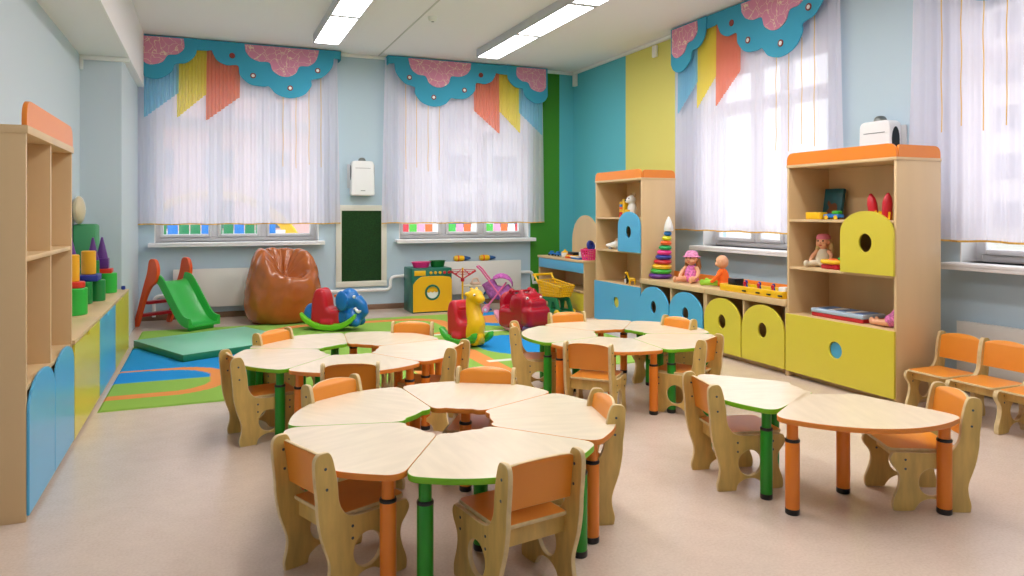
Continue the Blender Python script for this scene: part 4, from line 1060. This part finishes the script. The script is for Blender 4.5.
t = thing('toy_boat', 'yellow toy boat with red hull before the white dog', 'toy boat', (4.325, 7.00, 1.2505), PI/2, gS)
bm = B(); flat(bm, [cr([(-.09,-.03), (.04,-.03), (.10,0), (.04,.03), (-.09,.03)], 4)], .03, Matrix.Translation((0,0,.015)), bev=.006); finish(bm, 'hull', RED, t)
bm = B(); box(bm, -.08, .05, -.025, .025, .03, .06, bev=.008); box(bm, -.05, .01, -.018, .018, .06, .085, bev=.006); finish(bm, 'deck', YEL, t)
t = thing('toy_shoe', 'white toy roller shoe on the middle compartment of the blue-door shelf', 'toy shoe', (4.40, 7.38, .8755), 2.2, gS)
def s_(bm): ell(bm, (.03,0,.045), (.085,.035,.028)); ell(bm, (-.035,0,.075), (.035,.033,.055)); ell(bm, (.0,0,.05), (.06,.034,.04))
blob(s_, 'upper', WHT, t, .007, 3)
for x_ in (-.04, .05):
    for s in (-1, 1): bm = B(); lathe(bm, [(.004,-.008), (.017,-.008), (.017,.008), (.004,.008)], n=14, M=Matrix.Translation((x_, s*.02, .017)) @ R('X', 90)); finish(bm, 'wheel', GREY, t)
bm = B(); tube(bm, [(-.035,-.04,.11), (-.035,.04,.11)], .008, 8); finish(bm, 'strap', YEL, t)
def little_giraffe(x, y, z, rz, label):
    t = thing('toy_giraffe', label, 'toy animal', (x, y, z), rz, gS)
    def q(bm):
        ell(bm, (0,0,.06), (.04,.022,.022)); tube(bm, [(.03,0,.06), (.05,0,.10), (.055,0,.125)], [.014,.011,.011], 8); ell(bm, (.065,0,.13), (.022,.012,.012))
        for x_ in (-.028,.028):
            for s in (-1, 1): tube(bm, [(x_,s*.012,.06), (x_,s*.014,.0)], [.010,.008], 8)
    bb = blob(q, 'body', YEL, t, .005, 2)
    bm = B()
    for s in (-1, 1): tube(bm, [(.055,s*.006,.14), (.053,s*.008,.158)], .004, 6)
    finish(bm, 'horn', BROWN, t)
little_giraffe(4.36, 6.93, .5005, 2.4, 'tiny yellow giraffe on the drawer compartment of the blue-door shelf')
t = thing('toy_penguin', 'tiny black toy bird beside the yellow giraffe', 'toy animal', (4.36, 7.05, .5005), PI, gS)
bm = B(); ell(bm, (0,0,.035), (.022,.024,.036)); ell(bm, (.003,0,.08), (.019,.018,.018)); finish(bm, 'body', BLK, t)
bm = B(); ell(bm, (.016,0,.032), (.010,.017,.026)); finish(bm, 'belly', WHT, t)
bm = B(); ell(bm, (.024,0,.078), (.011,.006,.005)); finish(bm, 'beak', YEL, t)

# ------------------------------------------------------------------ on the low cabinets: ring pyramid, dolls, game tray
ZL = .601
t = thing('ring_pyramid', 'tall leaning stacking ring pyramid with a white cone top', 'stacking toy', (4.46, 6.535, ZL))
RC = [PUR, GRN, YEL, RED, NAVY, PINK, plastic('ring_green', (30,170,90)), ORG, plastic('ring_lemon', (226,220,40)), BLUE]
z = .004; 
bm = B(); tube(bm, [(0,0,.004), (0,-.15,.56)], .016, 12); finish(bm, 'rod', WHT, t)
for k, mm_ in enumerate(RC):
    r = .122-.0088*k; h = .0505
    bm = B(); lathe(bm, [(.03,z), (r-.022,z), (r-.006,z+h*.2), (r,z+h*.5), (r-.006,z+h*.8), (r-.022,z+h), (.03,z+h)], (0,-.015*k,0), n=36); finish(bm, 'ring', mm_, t); z += h
bm = B(); lathe(bm, [(.046,z), (.05,z+.012), (.043,z+.06), (.028,z+.11), (.012,z+.145), (0,z+.155)], (0,-.152,0), n=28); finish(bm, 'cone_cap', WHT, t)
def doll(name, label, loc, rz, cloth, leg, hat=None, bald=False, brim=True, s=1.0, hair=None, lean=0):
    t = thing(name, label, 'doll', loc, rz, 'dolls'); t.scale = (s, s, s)
    def bd(bm):
        tube(bm, [(0,0,.02), (0,0,.07), (-.005,0,.12), (-.005,0,.155)], [.058,.062,.05,.03], 16); ell(bm, (0,0,.03), (.062,.07,.032))
    blob(bd, 'body', cloth, t, .008, 3)
    bm = B(); ell(bm, (.0,0,.215), (.056,.054,.060)); ell(bm, (.052,0,.205), (.010,.009,.008)); ell(bm, (.035,.026,.195), (.02,.02,.018)); ell(bm, (.035,-.026,.195), (.02,.02,.018))
    for q in (-1, 1): ell(bm, (0, q*.053, .21), (.012,.008,.016))
    tube(bm, [(0,0,.15), (0,0,.18)], .022, 10)
    hd = finish(bm, 'head', SKIN, t)
    for q in (-1, 1): bm = B(); ell(bm, (.050, q*.021, .224), .0075, n=10, k=6); finish(bm, 'eye', BLK, hd)
    bm = B(); ell(bm, (.051,0,.186), (.006,.014,.004), n=10, k=6); finish(bm, 'mouth', RED, hd)
    if hat:
        bm = B(); lathe(bm, ([(.078,.228), (.080,.234)] if brim else [(.0,.225)])+[(.060,.238), (.056,.262), (.040,.282), (0,.288)], (-.006,0,0), 26); finish(bm, 'hat', hat, t)
    if hair:
        bm = B(); ell(bm, (-.014,0,.222), (.052,.058,.060)); tube(bm, [(-.03,.045,.21), (-.03,.06,.14), (-.02,.06,.08)], [.025,.022,.01], 10); tube(bm, [(-.03,-.045,.21), (-.03,-.06,.14), (-.02,-.06,.08)], [.025,.022,.01], 10); finish(bm, 'hair', hair, t)
    for q in (-1, 1):
        def ar(bm): tube(bm, [(0,q*.045,.14), (.015,q*.078,.10), (.05,q*.085,.06), (.065,q*.08,.05)], [.02,.019,.016,.014], 10); ell(bm, (.07,q*.08,.046), (.016,.014,.014))
        blob(ar, 'arm', SKIN if cloth is not ORCL else cloth, t, .006, 2)
        def le(bm): tube(bm, [(.03,q*.035,.032), (.09,q*.06,.034), (.14,q*.075,.028)], [.03,.026,.020], 10); ell(bm, (.155,q*.078,.034), (.024,.019,.030))
        blob(le, 'leg', leg, t, .007, 2)
    return t
doll('doll', 'doll in a pink floral dress and pink hat on the low cabinet', (4.50, 6.05, ZL), math.radians(205), PKCL, SKIN, PKHAT, s=1.12, hair=mat('doll_hair', (150,96,50), .7))
doll('doll', 'bald baby doll with orange top and green trousers on the low cabinet', (4.52, 5.60, ZL), math.radians(128), ORCL, GRCL, None, True, s=1.08)
t = thing('game_tray', 'yellow toy table game tray on the low cabinet', 'game', (4.40, 4.97, ZL), 0)
bm = B(); P = rpoly([(-.11,-.40), (.11,-.40), (.11,.40), (-.11,.40)], .04)
flat(bm, [P], .015, Matrix.Translation((0,0,.008)), bev=.003); flat(bm, [P, rpoly([(-.09,-.38), (.09,-.38), (.09,.38), (-.09,.38)], .03)], .05, Matrix.Translation((0,0,.035)), bev=.005); finish(bm, 'tray', YEL, t)
bm = B(); box(bm, -.085, .085, -.37, .37, .0155, .03); finish(bm, 'pitch', mat('game_pitch', (190,214,190), .5), t)
for k in range(6):
    bm = B(); x_ = -.05 if k % 2 else .04; y_ = .20-.085*k; mm_ = (NAVY, RED)[k % 2]
    lathe(bm, [(.016,.03), (.014,.05), (.009,.065), (.015,.075), (.012,.095), (0,.10)], (x_, y_, 0), 12); finish(bm, 'player', mm_, t)
bm = B(); box(bm, -.05, .05, .24, .34, .03, .11, bev=.006); finish(bm, 'goal_box', BLK, t)
bm = B(); box(bm, -.04, .04, -.36, -.28, .03, .085, bev=.006); finish(bm, 'dice_box', WHT, t)
for y_ in (-.38, -.25, -.12, .05): 
    bm = B(); box(bm, -.122, -.108, y_-.02, y_+.02, .018, .03, bev=.002); finish(bm, 'slot', BLK, t)

# ------------------------------------------------------------------ toys in the yellow-door shelf (interior y 3.52..4.48)
gY = 'toys in the yellow-door shelf'
t = thing('picture_book', 'dark teal picture book leaning in the yellow-door shelf', 'book', (4.60, 4.355, 1.2505), 0, gY)
t.rotation_euler = (0, math.radians(9), 0)
bm = B(); box(bm, -.014, .014, -.092, .092, 0, .245, bev=.002); finish(bm, 'cover', mat('book_teal', (18,84,92), .4, var=.25, vscale=14), t)
bm = B(); flat(bm, [cr([(-.055,.05), (.02,.045), (.05,.06), (.045,.11), (.02,.13), (-.01,.12), (-.04,.15), (-.05,.12), (-.03,.09)], 4)], .001, frame((0,-1,0), (0,0,1), (-1,0,0), (-.0146,0,0)), bev=.0003); finish(bm, 'cover_picture', BROWN, t)
bm = B(); box(bm, -.0152, -.0145, -.08, .08, .018, .045); finish(bm, 'cover_strip', BLUE, t)
t = thing('toy_hoop', 'yellow hollow toy ring lying in front of the teal book', 'toy', (4.38, 4.30, 1.2505), 0, gY)
bm = B(); flat(bm, [rpoly([(-.05,-.08), (.05,-.08), (.05,.08), (-.05,.08)], .04), rpoly([(-.025,-.05), (.025,-.05), (.025,.05), (-.025,.05)], .02)], .055, Matrix.Translation((0,0,.028)), bev=.008); finish(bm, 'body', YEL, t)
t = thing('toy_car', 'blue and green toy car to the right of the yellow toy ring', 'toy car', (4.38, 4.13, 1.2505), PI/2, gY)
bm = B(); box(bm, -.075, .075, -.03, .03, .012, .04, bev=.008); finish(bm, 'body', BLUE, t)
bm = B(); box(bm, -.06, .0, -.025, .025, .04, .066, bev=.008); finish(bm, 'cab', GRN, t)
for x_ in (-.045, .045):
    for s in (-1, 1): bm = B(); lathe(bm, [(.004,-.006), (.016,-.006), (.016,.006), (.004,.006)], n=14, M=Matrix.Translation((x_, s*.03, .016)) @ R('X', 90)); finish(bm, 'wheel', YEL, t)
for k, (y_, mm_, lab) in enumerate(((3.80, RED, 'red toy rocket above the yellow arched door, left one'), (3.70, RED, 'red toy rocket above the yellow arched door, right one'))):
    t = thing('toy_rocket', lab, 'toy rocket', (4.42, y_, 1.2505), 0, gY); t.rotation_euler = (math.radians(-10+k*14), 0, 0)
    bm = B(); lathe(bm, [(.03,.0), (.034,.05), (.034,.12), (.026,.16), (.010,.19), (0,.195)], n=20); finish(bm, 'body', mm_, t)
    bm = B()
    for q in range(3):
        a = q*2*PI/3; box(bm, .028, .055, -.004, .004, 0, .06, M=R('Z', math.degrees(a)))
    finish(bm, 'fin', YEL, t)
t = thing('toy_racket', 'lilac oval toy racket standing at the shelf side panel', 'toy racket', (4.44, 3.58, 1.2505), 0, gY)
bm = B(); flat(bm, [circ(0, .20, .045, .07)], .014, YZ(0), bev=.004); finish(bm, 'head', mat('racket_lilac', (150,124,200), .35), t)
bm = B(); box(bm, -.008, .008, -.012, .012, 0, .14, bev=.004); finish(bm, 'grip', LIME, t)
doll('doll', 'doll with pink cap and cream dress sitting in the yellow-door shelf', (4.47, 4.32, .8755), math.radians(200), CREAM, CREAM, mat('doll_cap_pink', (220,120,140), .9), brim=False, s=.92, hair=mat('doll_hair_blond', (206,180,120), .7))
t = thing('toy_telephone', 'yellow and red toy telephone beside the pink-capped doll', 'toy telephone', (4.37, 4.12, .8755), 0, gY)
bm = B(); box(bm, -.05, .05, -.08, .08, 0, .035, bev=.01); finish(bm, 'base', RED, t)
bm = B(); tube(bm, [(.06*math.cos(2*PI*k/20), .095*math.sin(2*PI*k/20), .055) for k in range(20)], .016, 10, closed=True); finish(bm, 'ring', YEL, t)
bm = B(); ell(bm, (0,0,.062), (.035,.05,.02)); finish(bm, 'dial', ORG, t)
bm = B(); ell(bm, (.01,-.06,.08), (.018,.03,.014)); finish(bm, 'receiver', GRN, t)
t = thing('board_game', 'flat board game box with pale blue lid in the yellow-door shelf', 'box', (4.46, 4.08, .5005), 0, gY)
bm = B(); box(bm, -.11, .11, -.24, .24, 0, .03, bev=.006); finish(bm, 'base', plastic('game_red', (190,34,40), .35), t)
bm = B(); box(bm, -.115, .115, -.245, .245, .03, .062, bev=.008); finish(bm, 'lid', mat('game_lid', (176,196,216), .25), t)
bm = B()
for q in range(5): box(bm, -.08, .08, -.21+q*.085, -.15+q*.085, .0615, .064, mi=q % 2)
finish(bm, 'lid_picture', [BLUE, WHT], t)
t = thing('doll', 'doll lying with bare legs behind the yellow drawer front', 'doll', (4.40, 3.62, .5005), 0, 'dolls')
def l1(bm):
    for s in (0, 1): tube(bm, [(-.02+.05*s,.02,.03), (-.03+.05*s,.09,.03), (-.03+.05*s,.15,.024)], [.026,.022,.016], 10); ell(bm, (-.03+.05*s,.16,.032), (.016,.02,.028))
blob(l1, 'leg', SKIN, t, .006, 2)
def l2(bm): tube(bm, [(0,.04,.04), (0,-.02,.07), (0,-.05,.14)], [.045,.05,.035], 14)
blob(l2, 'body', PKCL, t, .007, 3)
bm = B(); ell(bm, (0,-.055,.19), (.045,.04,.048)); finish(bm, 'head', SKIN, t)

# ------------------------------------------------------------------ outside the windows
bm = B(); box(bm, -60, 80, YB+WT+.3, 90, -.7, -.5); box(bm, XR+WT+.3, 90, -60, YB+WT+.3, -.7, -.5)
structure(finish(bm, 'ground', mat('yard_paving', (196,194,186), .9, var=.08, vscale=.6), smooth=False))
PANE = mat('far_glass', (90,104,120), .2)
def building(name, x0, x1, y0, y1, h, m, label, face):
    t = thing(name, label, 'building', ((x0+x1)/2, (y0+y1)/2, -.5), 0, 'apartment blocks beyond the windows')
    hw, hd = (x1-x0)/2, (y1-y0)/2
    bm = B(); box(bm, -hw, hw, -hd, hd, 0, h); finish(bm, 'wall', m, t, False)
    bm = B(); 
    n = int((x1-x0 if face == 'y' else y1-y0)/3.2); fl = int(h/3)
    for i in range(n):
        for j in range(fl):
            if face == 'y': a = -hw+1+i*3.2; box(bm, a, a+1.6, -hd-.06, -hd+.02, .9+j*3, 2.5+j*3)
            else: a = -hd+1+i*3.2; box(bm, -hw-.06, -hw+.02, a, a+1.6, .9+j*3, 2.5+j*3)
    o = finish(bm, 'window', PANE, t, False)
    o['kind'] = 'stuff'
    bm = B(); box(bm, -hw-.3, hw+.3, -hd-.3, hd+.3, h, h+.4); finish(bm, 'roof', GREY, t, False)
building('apartment_block', -14, 8, 46, 58, 16, mat('facade_pink', (214,176,172), .9), 'pale pink apartment block seen through the left back window', 'y')
building('apartment_block', 13, 34, 44, 56, 24, mat('facade_grey', (206,204,206), .9), 'grey apartment block seen through the back window by the green stripe', 'y')
building('apartment_block', 46, 58, 12, 40, 20, mat('facade_cream', (214,208,200), .9), 'pale apartment block seen through the right wall windows', 'x')
def fence(x0, x1, y, cols_, label, h=1.0):
    t = thing('playground_fence', label, 'fence', ((x0+x1)/2, y, -.5), 0, 'playground fences outside'); w = (x1-x0)/2
    bm = B(); box(bm, -w, w, -.03, .03, .2, .27); box(bm, -w, w, -.03, .03, h-.2, h-.13); finish(bm, 'rail', WHITEP, t)
    n = int(2*w/.22)
    for q, mm_ in enumerate(cols_):
        bm = B()
        for k in range(q, n, len(cols_)): box(bm, -w+.01+k*.22, -w+.21+k*.22, -.05, -.03, .05, h, bev=.01)
        finish(bm, 'pickets', mm_, t)
fence(-3.0, 1.6, 17, [DGRN, BLUE, DGRN], 'green and blue picket fence outside the left back window', 1.55)
fence(3.2, 11, 19, [ORG, WHT, RED, GRN, LPINK], 'mixed colour picket fence outside the back window by the green stripe', 1.5)
t = thing('climbing_dome', 'yellow climbing dome outside the left back window', 'climbing frame', (.15, 20.5, -.5))
for k in range(7):
    bm = B(); a = (k-3)*.28; tube(bm, [(2.3*math.cos(q), a*2, 2.3*math.sin(q)) for q in [j*PI/14 for j in range(15)]], .04, 8); finish(bm, 'arch', YEL, t)
bm = B()
for j in range(2, 13, 2): q = j*PI/14; tube(bm, [(2.3*math.cos(q), -1.7, 2.3*math.sin(q)), (2.3*math.cos(q), 1.7, 2.3*math.sin(q))], .035, 8)
finish(bm, 'crossbars', YEL, t)

# ------------------------------------------------------------------ light
w = bpy.data.worlds.new('World'); sc.world = w; w.use_nodes = True
bg = w.node_tree.nodes['Background']; bg.inputs['Color'].default_value = (.90, .95, 1.0, 1); bg.inputs['Strength'].default_value = 2.7
sc.cycles.use_denoising = True
sc.cycles.max_bounces = 10; sc.cycles.diffuse_bounces = 6; sc.cycles.transparent_max_bounces = 16
sc.cycles.sample_clamp_indirect = 6
vs = sc.view_settings; vs.view_transform = 'Standard'; vs.look = 'None'; vs.exposure = 0; vs.gamma = 1; vs.use_curve_mapping = False
